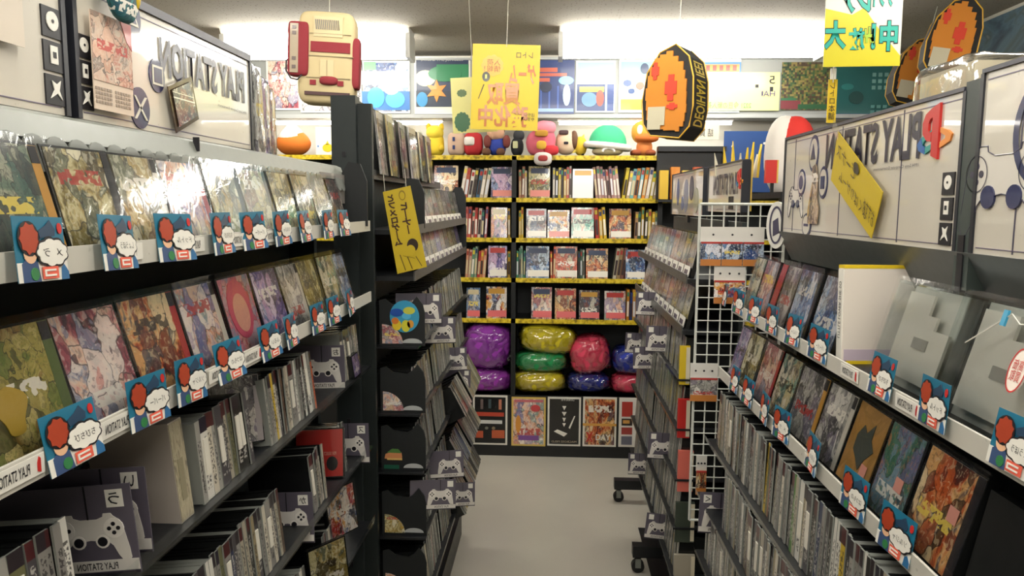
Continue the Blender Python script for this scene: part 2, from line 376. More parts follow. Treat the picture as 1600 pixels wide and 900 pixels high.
poster_at(838, 94, 898, 178, PY, C('16306a'), 'dark blue night poster with orange girder bars', both(ex_blocks([(.0, .55, .78, .86, C('b8543c')), (.0, .8, .70, .76, C('b8543c')), (.0, .35, .60, .67, C('b8543c')), (.02, .98, .04, .1, C('88a8d8')), (.1, .14, .1, .55, C('3a5aa8')), (.32, .36, .1, .5, C('3a5aa8')), (.55, .59, .1, .52, C('3a5aa8'))]), ex_ovals([(.78, .62, .2, .08, C('7ac0e8')), (.8, .35, .1, .2, C('b8d8f0')), (.25, .5, .16, .1, C('0c1a3a'))])))
poster_at(899, 95, 962, 176, PY, C('cfe4ea'), 'pale aqua poster with a dark blue picture panel and yellow lettering', both(ex_blocks([(.04, .96, .72, .97, C('8fc8cc')), (.03, .75, .03, .55, C('1c3468')), (.8, .97, .03, .55, C('27407c')), (.1, .72, .4, .5, C('e0d040'))]), ex_ovals([(.35, .25, .2, .14, C('5a86b0')), (.62, .28, .1, .16, C('c04a3a'))])))
poster_at(966, 92, 1034, 176, PY, C('eef0e4'), 'white poster with turquoise top band and yellow foot', both(ex_blocks([(.04, .96, .7, .95, C('7fc0bc')), (.05, .55, .05, .25, C('e8c63a'))]), ex_ovals([(.6, .82, .1, .1, C('24365a')), (.2, .55, .1, .06, C('2c4a80')), (.3, .4, .08, .05, C('2c4a80')), (.5, .5, .1, .07, C('d8563a'))])))
poster_at(1040, 92, 1158, 176, PY, C('dfeef0'), 'blue and white bordered poster with a red and gold frieze', both(ex_blocks([(.3, 1, .7, .94, C('3a78b0')), (.4, .98, .76, .9, C('d8863a'))]+[(.44+.09*i, .49+.09*i, .78, .88, C('a83a2c')) for i in range(6)])))
poster_at(1090, 113, 1219, 173, PY-.008, C('eeea9a'), 'pale yellow sheet with green title letters at the foot', both(ex_blocks([(.88, .92, .5, .62, INK), (.7, .74, .6, .68, INK), (.78, .8, .4, .5, INK)]), lambda t, W, Hh: (lettering('2021 今日の新入荷', W*.55, Hh*.17, C('3f9a5a'), t, (-W*.12, -.0125, Hh*.14)), lettering('5', W*.07, Hh*.2, INK, t, (W*.4, -.0125, Hh*.8)), lettering('HAI', W*.16, Hh*.14, C('4a3a7a'), t, (W*.36, -.0125, Hh*.44)))))
def pixel_mat(name, cols, sc):
    q = NT(name); tc = q.n('TexCoord'); v = q.n('VectorMath', operation='SNAP'); q.l(tc.outputs['Object'], v.inputs[0]); v.inputs[1].default_value = (sc, 1, sc)
    n = q.n('TexWhiteNoise'); q.l(v.outputs[0], n.inputs['Vector']); nn = q.n('TexNoise', Scale=6.0); q.l(v.outputs[0], nn.inputs['Vector'])
    f = q.math('ADD', q.math('MULTIPLY', n.outputs['Value'], .45), q.math('MULTIPLY', nn.outputs['Fac'], .55))
    q.l(q.ramp(f, [(.2+.6*i/len(cols), c) for i, c in enumerate(cols)], 'CONSTANT'), q.b.inputs['Base Color']); q.b.inputs['Roughness'].default_value = .35; return q.m
poster_at(1219, 97, 1300, 172, PY, pixel_mat('pixel_forest', ['2a3a2c', '3f5a3a', '6a6a3a', '8a7a48', '4a3a30', '5a4a3c'], .012), 'dark green pixel-mosaic poster with a red brick path', ex_blocks([(.0, .4, .02, .2, C('7c3a40')), (.35, 1, .02, .12, C('2f5a3c')), (.0, .3, .2, .25, C('2f6a4a'))]))
poster_at(1302, 102, 1402, 186, PY-.004, C('1d5a58'), 'teal poster with lighter dotted blocks', both(ex_blocks([(.6+.1*i, .66+.1*i, .55+.12*j, .62+.12*j, C('6f9a94')) for i in range(4) for j in range(3)]+[(.0, 1, .0, .1, C('204a70'))]+[(.6+.1*i, .66+.1*i, .1+.1*j, .16+.1*j, C('5f9490')) for i in range(3) for j in range(2)]), ex_ovals([(.35, .4, .12, .12, C('14423f')), (.2, .6, .1, .06, C('2c7470'))])))

# ------------------------------------------------------------------ bookcase along the back wall
BY = 4.55
SHZ = [1.895, 1.638, 1.392, 1.143, .886, .40]
bc = thing('bookcase', 'tall black bookcase with yellow shelf edges along the back wall', 'bookcase', (0, BY, 0))
XA, XB = -1.75, 1.75
part('back_panel', B(XA, XB, .28, .3, 0, 1.895), mat('bookcase_back', '14181a', .55), bc)
part('base', B(XA, XB, .01, .29, 0, .40), mat('bookcase_black', '0f1113', .45), bc)
def tape_mat():
    q = NT('yellow_edge_tape'); tc = q.n('TexCoord'); n = q.n('TexNoise', Scale=40.0, Detail=3.0); q.l(tc.outputs['Object'], n.inputs['Vector'])
    q.l(q.ramp(n.outputs['Fac'], [(.35, '8a7416'), (.5, 'd6b81e'), (.65, 'e8d040')]), q.b.inputs['Base Color']); q.b.inputs['Roughness'].default_value = .4; return q.m
YTAPE = tape_mat()
ups = [-1.72, -.98, -.232, .66, 1.42]
for x in ups: part('upright', B(x-.014, x+.014, 0, .28, .4, 1.895), mat('bookcase_black', '0f1113', .45), bc)
for i, z in enumerate(SHZ):
    s = part('shelf', B(XA, XB, 0.006, .28, z-.02, z), mat('bookcase_black', '0f1113', .45), bc)
    if i < 5: part('edge_tape', B(XA, XB, 0, .006, z-.024, z+.004), YTAPE, s)

# books and magazines
BOOKM = [ART[k] for k in ('manga', 'rose', 'blue', 'pastel', 'fire', 'night', 'violet', 'gold')]
def book_face(px0, px1, pytop, shelf, m, label, strip=None, lean=.12):
    z = SHZ[shelf]; a = at_y((px0), 400, BY+.03); b = at_y(px1, 400, BY+.03); W = b.x-a.x
    Hh = min(at_y(px0, pytop, BY+.06).z - z, .2)/math.cos(lean)
    o = tag(part('guide_book', B(-W/2, W/2, 0, .012, 0, Hh), m, None, ((a.x+b.x)/2, BY+.02, z), (-lean, 0, 0)), label, 'book', 'books shown cover-out on the back bookcase')
    part('title_block', B(-W*.4, W*.4, -.001, .0, Hh*.78, Hh*.94), C(rnd.choice(['c8302a', 'e8d8b0', '24345a', 'd8a030'])), o)
    if strip: part('price_band', B(-W*.42, W*.5, -.0016, 0, .012, Hh*.26), strip, o)
    part('page_block', B(-W/2+.003, W/2-.003, .0115, .018, .002, Hh-.004), CREAM, o)
    return o
def cname(h):
    r, g_, b = [int(h[i:i+2], 16)/255 for i in (0, 2, 4)]; mx, mn = max(r, g_, b), min(r, g_, b); s_ = (mx-mn)/max(mx, .01)
    if s_ < .14: return 'white' if mx > .85 else 'pale grey' if mx > .65 else 'grey' if mx > .35 else 'black'
    import colorsys
    hh = colorsys.rgb_to_hsv(r, g_, b)[0]*360
    n = 'red' if hh < 14 or hh > 340 else 'orange' if hh < 36 else 'yellow' if hh < 64 else 'green' if hh < 165 else 'aqua' if hh < 195 else 'blue' if hh < 260 else 'purple'
    if n == 'orange' and (mx < .75 or s_ < .45): n = 'tan' if mx > .55 else 'brown'
    return ('dark ' if mx < .4 else 'pale ' if s_ < .32 else '')+n
def book_spines(px0, px1, n, shelf, cols, label, lean=0.0, hh=(.165, .2)):
    z = SHZ[shelf]; a = at_y(px0, 400, BY+.05).x; b = at_y(px1, 400, BY+.05).x; step = (b-a)/n
    for i in range(n):
        h = rnd.uniform(*hh); th = step*rnd.uniform(.72, .93); c = cols[i % len(cols)]
        g = Geo(); g.box(-th/2, th/2, 0, .12, 0, h)
        lb = '%s comic, %s' % (cname(c), label.replace('comic books', 'ones').replace('comic volumes', 'ones')) if n > 2 else label
        o = tag(part('comic_book', g, C(c), None, (a+step*(i+.5)-math.sin(lean)*h*.5, BY+.03+rnd.uniform(0, .015), z + abs(math.sin(lean))*th/2), (0, lean+rnd.uniform(-.02, .02), 0)), lb, 'book', label)
        slab('spine_label', rect(-th*.35, th*.35, h*.12, h*.62), C(rnd.choice(['f0e8dc', '3a2a2a', 'd8c8a0', 'e0e0e4'])), o, -.0012, .0)
        slab('spine_mark', rect(-th*.35, th*.35, h*.78, h*.92), C(rnd.choice(['b83a30', '2a3a70', 'e8d040', '3a8a6a'])), o, -.0012, .0)
WB = C('ece6da'); PB = C('e08a80')
book_face(679, 716, 258, 0+1, BOOKM[4], 'orange group-picture book cover near the left gondola on the upper shelf')
book_spines(722, 765, 7, 1, ['d8c8b0', 'b85a40', 'e0d8cc', '6a5a4a', '3f6a8a', 'c8b8a0'], 'leaning comic books beside the dark cover on the upper left bay', .16)
book_face(767, 800, 261, 1, BOOKM[6], 'dark violet book cover at the right end of the upper left bay', PB)
book_spines(810, 823, 3, 1, ['c88a6a', 'a86a50', 'e0d0c0'], 'upright comic books beside the tan cover on the upper shelf')
book_face(825, 858, 260, 1, BOOKM[7], 'tan book cover with pink band on the upper shelf of the right bay', PB)
book_spines(862, 892, 7, 1, ['a8a098', '2a2a30', 'd8c030', '3a3a3a', 'c8a048', 'c85a5a'], 'dark and yellow comic books left of the glossy white cover')
book_face(893, 925, 264, 1, C('e6e0e2', .15), 'glossy white book cover on the upper shelf of the right bay')
book_spines(926, 965, 8, 1, ['b08a84', 'c09a90', 'a87a74'], 'matching dusty pink comic volumes on the upper shelf', -.10)
book_spines(972, 1026, 9, 1, ['d8c030', 'b8a080', '6fb0b0', 'e0883a', '8ac0c8', 'e8902c', 'd8c8b8'], 'leaning orange and aqua comic books at the right end of the upper shelf', .14)
book_spines(727, 762, 7, 2, ['c86a6a', 'b84a40', 'd89a8a', 'c03a30', 'e0c8b8', '2f3a50'], 'red and pink comic books on the second shelf of the left bay', .05)
book_face(767, 792, 324, 2, BOOKM[3], 'pale portrait book cover on the second shelf of the left bay')
book_spines(793, 798, 1, 2, ['c8a040'], 'single ochre comic book beside the pale portrait cover')
book_spines(810, 818, 2, 2, ['d8b020', 'e8c030'], 'pair of yellow comic books at the left of the second shelf')
book_face(822, 853, 326, 2, BOOKM[5], 'black book cover with orange figure on the second shelf', WB)
book_face(855, 889, 328, 2, BOOKM[0], 'busy red black and white book cover on the second shelf', PB)
book_face(892, 927, 324, 2, art('printed_mint', ['2f7a6a', '6fb8a0', 'c8e0d0', 'e0d8c0', 'b84a4a'], seed=5), 'mint green book cover on the second shelf', WB)
book_spines(928, 946, 3, 2, ['c83a30', 'e8b020', 'e8c030'], 'red and yellow comic books leaning beside the mint green cover', -.08)
book_face(951, 985, 326, 2, BOOKM[4], 'orange red slashed book cover on the second shelf', WB)
book_spines(990, 1026, 7, 2, ['b88a60', '2f4a3a', 'd8b020', '3a3a2a', 'c8b040', 'd8a020', '6a8a70'], 'olive and yellow comic books at the right end of the second shelf', .02)
book_spines(728, 760, 7, 3, ['e0a080', 'c8a090', '6a9a7a', '8aa08a', 'c83a3a', 'd88a50'], 'orange and green comic books on the third shelf of the left bay', .06)
book_face(763, 792, 380, 3, BOOKM[6], 'dark purple action book cover on the third shelf of the left bay', WB)
book_spines(793, 798, 1, 3, ['d8a830'], 'single mustard comic book beside the dark purple cover')
book_spines(807, 821, 4, 3, ['3a8a6a', '6a7a70', 'a8c0b0', '4a9a7a'], 'green comic books at the left of the third shelf')
book_face(822, 858, 384, 3, BOOKM[2], 'blue black and white book cover on the third shelf', WB)
book_spines(860, 868, 2, 3, ['d85a40', 'e06a48'], 'pair of red comic books left of the red cover')
book_face(868, 902, 382, 3, art('printed_scarlet', ['8a2a20', 'c84a34', 'd86a48', '3a4a3a', 'e0d0b0'], seed=9), 'scarlet book cover with dark figure on the third shelf', WB)
book_spines(903, 914, 3, 3, ['2f4a3a', '4a6a58', 'b8c0b0'], 'thin dark green comic books right of the scarlet cover')
book_face(916, 950, 388, 3, BOOKM[4], 'flaming gold book cover on the third shelf', WB)
book_spines(960, 984, 4, 3, ['c8c0a8', 'a88a60', '8a5a4a', '7a3a40'], 'leaning beige comic books on the third shelf', .12)
book_face(978, 1008, 390, 3, BOOKM[2], 'steel blue book cover at the right end of the third shelf', WB)
for (a, b, t_, m, lb) in [(729, 750, 449, 2, 'glossy blue book cover partly behind the left gondola on the fourth shelf'), (760, 792, 447, 0, 'multicoloured book cover at the right of the fourth shelf, left bay'),
        (831, 863, 448, 1, 'teal edged crowd book cover on the fourth shelf'), (868, 901, 450, 4, 'gold and blue swirl book cover on the fourth shelf'), (906, 938, 453, 5, 'dark book cover with red title on the fourth shelf'), (946, 979, 454, 3, 'white lettered book cover with red band on the fourth shelf')]:
    book_face(a, b, t_, 4, BOOKM[m], lb, C('e06a6a'))
book_spines(980, 1000, 4, 4, ['d8902c', '2a3a7a', 'e0a040', '3a4a8a'], 'orange and navy comic books at the right end of the fourth shelf')

# ------------------------------------------------------------------ bagged cushions in the bottom bay
def bag_cushion(px0, py0, px1, py1, Y, c, label, tilt=0.0, depth=.115):
    a = at_y(px0, py1, Y); b = at_y(px1, py0, Y); ctr = (a+b)/2; W = (b.x-a.x)/2; Hh = (b.z-a.z)/2
    t = thing('bagged_cushion', label, 'cushion', (ctr.x, Y, a.z), group='bagged plush cushions')
    M = Matrix.Rotation(tilt, 3, 'Y')
    fab = mat('plush_'+c, c, .75)
    part('cushion', Geo().ellipsoid((0, 0, Hh), (W*.97, depth, Hh*.96), .72, 28, 16, noise=.07, M=M), fab, t, smooth=True)
    part('bag', Geo().ellipsoid((0, 0, Hh*1.0), (W*1.02, depth*1.04, Hh*1.02), .70, 72, 44, ridge=.16, freq=20, M=M), BAG, t, smooth=True)
    g = Geo(); zz = Hh*.55
    g.ellipsoid((W*.9, -.02, zz), (W*.28, .05, Hh*.25), .8, 14, 8, noise=.5)
    part('bag_tail', g, BAG, t, smooth=False)
YC = BY+.14
bag_cushion(800, 577, 884, 609, YC, 'd8c424', 'flattened mustard yellow bagged cushion, lowest of the middle pile')
bag_cushion(804, 547, 886, 577, YC, '26a05a', 'green bagged cushion squeezed between two yellow ones')
bag_cushion(812, 504, 901, 549, YC-.01, 'e2d024', 'plump yellow bagged cushion on top of the green one', .10)
bag_cushion(722, 573, 800, 609, YC, 'a23ab0', 'flattened purple bagged cushion, lower of the purple pair')
bag_cushion(724, 502, 800, 573, YC-.02, 'a23cb8', 'large round purple bagged cushion on top of another purple one', .18)
bag_cushion(885, 580, 952, 609, YC, '222c86', 'dark blue bagged cushion under the pink one')
bag_cushion(888, 523, 953, 580, YC-.01, 'ee4a6a', 'bright pink bagged cushion on top of the dark blue one', -.15)
bag_cushion(954, 581, 1015, 611, YC, 'ee4a6a', 'pink bagged cushion at the foot of the right pile beside the gondola')
bag_cushion(955, 540, 1010, 580, YC-.01, '2436a0', 'royal blue bagged cushion resting on the rightmost pink one')

# framed posters on the bookcase base
def ex_text(s, w_, h_, z, m, x=0):
    return lambda t, W, Hh: lettering(s, W*w_, Hh*h_, m, t, (x*W, -.0125, Hh*z))
F_ = BY+.004
poster_at(712, 620, 736, 694, F_, ARTL['blue'], 'blue poster at the left end of the bookcase base', border=WHITE)
poster_at(739, 618, 793, 694, F_, C('121214', .2), 'black poster with red brushed title line and orange figures', both(ex_blocks([(.1, .9, .58, .66, C('b8402a')), (.15, .85, .43, .5, C('d0d0cc')), (.08, .3, .14, .28, C('b85030')), (.55, .92, .14, .3, C('c05a34')), (.22, .3, .72, .92, C('6a5a58')), (.45, .53, .74, .92, C('3a4a50')), (.75, .83, .72, .92, C('c07a60'))]), ex_ovals([(.4, .34, .05, .03, C('6a6a60')), (.6, .34, .05, .03, C('8a7a60'))])), border=WHITE)
poster_at(799, 621, 853, 696, F_, ARTL['pastel'], 'pastel crowd poster with gold border on the bookcase base', both(ex_blocks([(.08, .92, .9, .95, C('c86a70')), (.2, .8, .12, .22, C('7a4a90'))]), ex_ovals([(.2, .45, .08, .18, C('d8923a')), (.7, .78, .14, .07, C('c8484a'))])), border=C('d8b860'))
poster_at(855, 621, 908, 696, F_, C('1a1614', .2), 'near-black poster with a white vertical row of marks and sword stroke', both(lambda t, W, Hh: [slab('printed_shape', [(x*W, z*Hh+.0) for x, z in pts], WHITE, t, -.009, -.003) for pts in
   ([(-.06, .82), (.06, .82), (0, .74)], [(-.07, .7), (.07, .7), (0, .62)], [(-.05, .58), (.05, .58), (0, .5)], [(-.05, .47), (.05, .47), (0, .4)], [(.14, .38), (.3, .62), (.33, .62), (.18, .36)], [(-.3, .3), (.0, .2), (.1, .26), (-.2, .34)])], ex_text('MACROSS FIELD', .75, .04, .1, C('b8a890')), ex_text('2月発売予定', .4, .03, .95, WHITE, .1)), border=WHITE)
poster_at(910, 621, 964, 697, F_, ARTL['fire'], 'teal and orange heroes poster with a large red and white X title', both(lambda t, W, Hh: (lettering('X', W*.22, Hh*.2, RED, t, (-W*.3, -.0125, Hh*.2), False, .02), lettering('DAY1', W*.5, Hh*.12, WHITE, t, (W*.14, -.0125, Hh*.2), False, .02)), ex_blocks([(.0, 1, .42, .47, C('d8a04a'))])), border=WHITE)
poster_at(966, 622, 1010, 698, F_, C('e4e0da'), 'white sheet with a column of small red black pictures', ex_blocks([(.1, .5, .62, .92, C('b83a30')), (.1, .5, .44, .58, C('2a2020')), (.15, .4, .48, .55, C('d8a050')), (.1, .5, .26, .4, C('a03a34')), (.1, .5, .05, .22, C('6a6a78'))]), border=WHITE)

# ------------------------------------------------------------------ soft toys on top of the bookcase
TOP = SHZ[0]+.004
def toy(px, label, Y=None, name='plush_toy'):
    Y = Y or BY+.12; p = at_y(px, 240, Y)
    return thing(name, label, 'plush toy', (p.x, Y, TOP), group='plush toys on top of the bookcase')
def blob(t, name, c, r, m, e=.9, noise=0, rot=None): return part(name, Geo().ellipsoid(c, r, e, 20, 12, noise=noise, M=Matrix.Rotation(rot, 3, 'Y') if rot else None), m, t, smooth=True)
P = lambda h: mat('plush_'+h, h, .8)
t = toy(680, 'small bright yellow plush at the left end of the bookcase top')
blob(t, 'body', (0, 0, .07), (.06, .05, .07), P('e6c832'), .8, .1); blob(t, 'head', (0, -.01, .145), (.055, .05, .045), P('ecd040')); [blob(t, 'ear', (s*.04, 0, .18), (.016, .014, .026), P('d8b020')) for s in (-1, 1)]; [blob(t, 'paw', (s*.045, -.04, .05), (.018, .018, .022), P('d8b428')) for s in (-1, 1)]
t = toy(725, 'beige and red castle-like plush lying beside the yellow plush')
blob(t, 'trunk', (-.045, 0, .075), (.055, .055, .073), P('c8a890'), .5); blob(t, 'red_cap', (.06, 0, .075), (.06, .055, .073), P('b8282c'), .6); part('white_band', Geo().ellipsoid((.04, -.02, .09), (.035, .045, .03), .5), P('e0d8d0'), t, smooth=True)
[part('window_patch', B(-.065+k*.0, -.05, -.058, -.05, .04+.05*k, .065+.05*k), P('2a3a6a'), t) for k in range(2)]
t = toy(777, 'seated doll plush with blue body and peach head, behind the yellow sign')
blob(t, 'body', (0, 0, .06), (.055, .05, .06), P('2a3f9a'), .8); blob(t, 'head', (-.01, -.01, .145), (.055, .05, .05), P('d8a888')); blob(t, 'hair', (-.01, .008, .165), (.058, .052, .04), P('5a3a28'))
[blob(t, 'arm', (s*.06, -.03, .09), (.024, .024, .04), P('7a3a34')) for s in (-1, 1)]; [blob(t, 'shoe', (s*.045-.02, -.05, .025), (.028, .03, .025), P('6a4630')) for s in (-1, 1)]
t = toy(808, 'small black and grey plush between the doll and the pink plush'); blob(t, 'body', (0, 0, .06), (.04, .04, .06), P('24262a')); blob(t, 'tag', (-.01, -.04, .07), (.016, .004, .022), P('c8c89a'), .3); blob(t, 'head', (.01, 0, .13), (.035, .035, .035), P('3a3c40'))
t = toy(846, 'pink plush hanging over the shelf edge with a white and red pouch', BY+.03)
blob(t, 'body', (0, .02, .08), (.09, .06, .085), P('d8687a'), .8, .15); blob(t, 'hood', (.02, .0, .165), (.07, .05, .045), P('e08a98'), .9, .1); blob(t, 'strap', (.0, -.05, .13), (.04, .012, .02), P('b8862c'), .6); blob(t, 'red_flap', (.06, -.035, .03), (.045, .03, .03), P('cc3038'), .7); blob(t, 'pouch', (.01, -.05, -.022), (.055, .022, .04), P('d8d0cc'), .7); blob(t, 'pouch_patch', (.01, -.068, -.02), (.03, .008, .018), P('a83a3a'), .7); blob(t, 'yellow_patch', (.0, -.055, .06), (.03, .01, .026), P('d8a838'), .7)
t = toy(884, 'cream round-headed plush with brown and black markings'); blob(t, 'head', (0, 0, .085), (.065, .055, .075), P('e2c8a8'), .85); blob(t, 'brown_side', (.05, -.005, .1), (.024, .05, .06), P('6a4a34')); blob(t, 'crown_patch', (-.015, -.04, .145), (.03, .02, .014), P('4a3a3a'), .5); blob(t, 'dark_patch', (.0, -.056, .08), (.014, .006, .008), P('20202a'), .4)
t = toy(907, 'yellow and black spiky small plush beside the green domed plush'); blob(t, 'body', (0, 0, .065), (.04, .04, .06), P('dcb834'))
for k in range(5): part('spike', Geo().tube([(.03*math.cos(k*1.25), -.01, .065+.045*math.sin(k*1.25)), (.062*math.cos(k*1.25), -.02, .065+.075*math.sin(k*1.25))], [.016, .002], 6), P('e6d05a' if k % 2 else '2c2824'), t)
t = toy(949, 'green domed plush with a thick white rim resting on the bookcase top', BY+.08)
blob(t, 'underside', (0, 0, .03), (.095, .08, .03), P('d8cca8')); part('rim', Geo().tube([(.13*math.cos(a), .085*math.sin(a), .06-.012*math.cos(a)) for a in [2*PI*k/24 for k in range(24)]], .02, 10, closed=True), P('ebe6dc'), t, smooth=True)
part('dome', Geo().ellipsoid((0, 0, .06), (.118, .082, .13), .9, 28, 14, fn=lambda p: Vector((p.x, p.y, max(p.z, -.01)))), P('3fae7c'), t, smooth=True)
part('opening', Geo().tube([(.035*math.cos(a), -.088, .022+.022*math.sin(a)) for a in [PI*k/10 for k in range(11)]], .008, 6), P('e8e4dc'), t)
t = toy(1004, 'orange brown plush with a big rounded head on a small body')
blob(t, 'head', (0, 0, .15), (.072, .06, .07), P('dc9434'), .85); blob(t, 'brow', (.02, -.02, .115), (.075, .055, .03), P('c86a28'), .8); blob(t, 'body', (.01, 0, .055), (.05, .045, .055), P('c8763a')); [blob(t, 'foot', (s*.045, -.02, .022), (.035, .045, .022), P('8a4420')) for s in (-1, 1)]; blob(t, 'pale_patch', (-.025, -.05, .16), (.018, .012, .03), P('ece0c8'))
t = toy(459, 'orange and white drop-shaped plush on the bookcase top', BY+.12)
part('body', Geo().ellipsoid((0, 0, .085), (.11, .09, .085), .95, 28, 16, fn=lambda p: Vector((p.x*(1-.25*max(0, p.z/.085)), p.y, p.z))), P('e07a28'), t, smooth=True)
part('pale_cap', Geo().ellipsoid((-.005, -.004, .12), (.088, .084, .07), .95, 24, 12, fn=lambda p: Vector((p.x*(1-.6*max(0, p.z/.07)), p.y*(1-.5*max(0, p.z/.07)), p.z*1.25))), P('eee6d8'), t, smooth=True)
t = thing('picture_box', 'white box printed with small yellow drop shapes beside the orange plush', 'box', (at_y(523, 240, BY+.1).x, BY+.1, TOP))
part('carton', B(-.12, .12, 0, .12, 0, .18), WHITE, t)
for x in (-.045, .075): slab('printed_drop', oval(.032, .026, 16, x, .05)+[], C('e0c020'), t, -.002, .0); slab('printed_tip', [(x-.012, .07), (x+.012, .07), (x, .095)], C('e0c020'), t, -.002, .0)
for x, z in ((-.105, .06), (.018, .075), (.03, .05), (.02, .03)): slab('printed_dot', oval(.006, .006, 10, x, z), C('4a80c0'), t, -.002, .0)
# goods on the bookcase top to the right, above the far right gondola
def top_box(px0, py0, px1, py1, Y, m, label, name='boxed_set', depth=.12):
    a = at_y(px0, py1, Y); b = at_y(px1, py0, Y); W = (b.x-a.x)/2
    t = thing(name, label, 'box', ((a.x+b.x)/2, Y, a.z)); part('carton', B(-W, W, 0, depth, 0, b.z-a.z), m, t); return t, W, b.z-a.z
t, W, Hh = top_box(1052, 190, 1124, 218, 4.5, CREAM, 'cream notice board with dark lettering behind the pixel cushion', 'notice_board', .01)
lettering('詰 買 取 表', W*1.3, Hh*.45, TEXTGREY, t, (.1*W, -.002, Hh*.4))
rack = thing('book_rack', 'dark rack of yellow and orange boxed sets at the right end of the bookcase', 'rack', (at_y(1080, 262, 4.5).x, 4.5, 1.62))
part('body', B(-.2, .2, .02, .05, 0, .33), BLACK, rack); part('rack_shelf', B(-.2, .2, -.06, .03, 0, .015), BLACK, rack); part('top_rail', B(-.2, .2, -.02, .03, .3, .33), BLACK, rack)
for k in range(6): tag(part('boxed_set', B(-.025, .025, 0, .05, 0, .17+.02*(k % 2)), C(['e0b838', 'd8862c', 'e8c85a', 'c05a34', '3a6a9a', 'e0a030'][k]), None, (rack.location.x-.165+.066*k, 4.45, 1.637)), 'narrow %s boxed set standing in the dark rack' % ['gold', 'orange', 'pale yellow', 'brick red', 'blue', 'amber'][k], 'box', 'boxed sets in the dark rack')
poster_at(1128, 205, 1222, 300, 4.5, C('17407c'), 'deep blue starry poster behind the small far-right header signs', ex_ovals([(.15, .75, .02, .02, WHITE), (.5, .5, .02, .02, WHITE), (.3, .3, .015, .015, WHITE), (.7, .8, .02, .02, WHITE)]))
t = thing('storage_rack', 'dark storage rack behind the right shelves, carrying the red and white plush', 'rack', (1.02, 2.95, 0))
for x in (-.28, .28):
    for y in (-.55, .55): part('rack_post', B(x-.015, x+.015, y-.015, y+.015, 0, 1.63), BLACK, t)
for zz in (.3, .75, 1.2, 1.645): part('rack_shelf', B(-.3, .3, -.57, .57, zz-.02, zz), BLACK, t)
part('rack_back', B(.27, .29, -.55, .55, .1, 1.63), BLACK, t)
t = thing('plush_toy', 'large red and white rounded plush standing behind the right header sign', 'plush toy', (at_y(1232, 300, 3.2).x, 3.2, 1.645))
part('red_half', Geo().ellipsoid((0.012, -.006, .16), (.088, .09, .17), .9, 24, 14), P('d8342c'), t, smooth=True); part('white_half', Geo().ellipsoid((-.026, .004, .165), (.078, .082, .168), .9, 24, 14), P('ece4da'), t, smooth=True)

# ------------------------------------------------------------------ gondolas
def gondola(name, label, side, xf, xb, y0, y1, zs, ztop, rail=True, base=.12, skin=DARK, lips=(), ends=(), depth_front=None):
    """black steel display shelf; zs = [(shelf z, front x)]; side -1 left of the aisle, +1 right"""
    t = thing(name, label, 'display shelf', ((xf+xb)/2, (y0+y1)/2, 0)); ox, oy = (xf+xb)/2, (y0+y1)/2
    bx = lambda a, b, c, d, e, f: B(min(a, b)-ox, max(a, b)-ox, c-oy, d-oy, e, f)
    part('back_panel', bx(xb, xb+side*.02, y0, y1, 0, ztop), skin, t)
    for z, x in zs:
        s = part('shelf', bx(x, xb, y0, y1, z-(.014 if (z, x) not in lips else .006), z), BLACK, t)
        part('price_rail', bx(x-side*.004, x, y0, y1, z-.014, z+.014), mat('price_rail_white', 'cbc7bc', .3) if rail else mat('price_rail_grey', '4a4a48', .35), s) if (z, x) not in lips else part('clear_lip', Geo().add([(x-side*.003-ox, y0-oy, z-.006), (x-side*.003-ox, y1-oy, z-.006), (x-side*.006-ox, y1-oy, z+(.010 if side > 0 else .022)), (x-side*.006-ox, y0-oy, z+(.010 if side > 0 else .022))], [(0, 1, 2, 3)]), ACRYL, s)
    for y in ends: part('end_upright', bx(xb, xb-side*.07, y-.012, y+.012, 0, ztop), skin, t)
    part('kick_plate', bx(xf+side*.05, xb, y0, y1, 0, base), BLACK, t)
    return t
L1 = [(1.6-.060, -.50), (1.6-.255, -.50), (1.6-.450, -.50), (1.6-.680, -.50), (1.6-.905, -.50), (1.6-1.12, -.50)]
R1 = [(1.6-.275, .50), (1.6-.455, .47), (1.6-.645, .44), (1.6-.80, .42), (1.6-.97, .42), (1.6-1.14, .42)]
L2 = [(1.6+.085, -.52), (1.6-.075, -.40), (1.6-.21, -.40), (1.6-.42, -.39), (1.6-.625, -.385), (1.6-.805, -.38), (1.6-1.01, -.37), (1.6-1.20, -.36)]
R2 = [(1.6-.225, .42), (1.6-.385, .41), (1.6-.54, .40), (1.6-.70, .40), (1.6-.865, .40), (1.6-1.025, .40), (1.6-1.19, .40)]
gondola('display_shelf', 'black display shelf with scalloped grey top strip on the left, nearest the aisle entrance', -1, -.50, -.72, .25, 2.0, L1, 1.66, lips=L1[2:], ends=(2.0,))
gondola('display_shelf', 'black display shelf under the long white header sign on the right', 1, .44, .74, .2, 2.02, R1, 1.55, lips=R1[2:], ends=(2.02,))
gondola('display_shelf', 'black display shelf with cat-shaped black bookends at the end of the left row', -1, -.37, -.56, 2.12, 3.42, L2, 1.895, rail=False, lips=L2[3:])
g2r = gondola('display_shelf', 'black display shelf on casters at the far end of the right row', 1, .40, .58, 2.28, 3.55, R2, 1.55, rail=False, lips=R2[2:], base=.0001)
# upright at the near end of the far-left shelf
t = thing('end_post', 'tall black steel post with bolt slots at the near end of the far left shelf', 'post', (-.585, 2.09, 0))
part('post', B(-.035, .035, -.02, .025, 0, 1.90), DARK, t)
for k in range(14): part('slot', B(-.005, .005, -.022, -.019, .3+.11*k, .315+.11*k), INK, t)
part('end_sheet', B(.035, .075, .0, .02, 0, 1.88), mat('dark_green_black', '1a2120', .5), t)
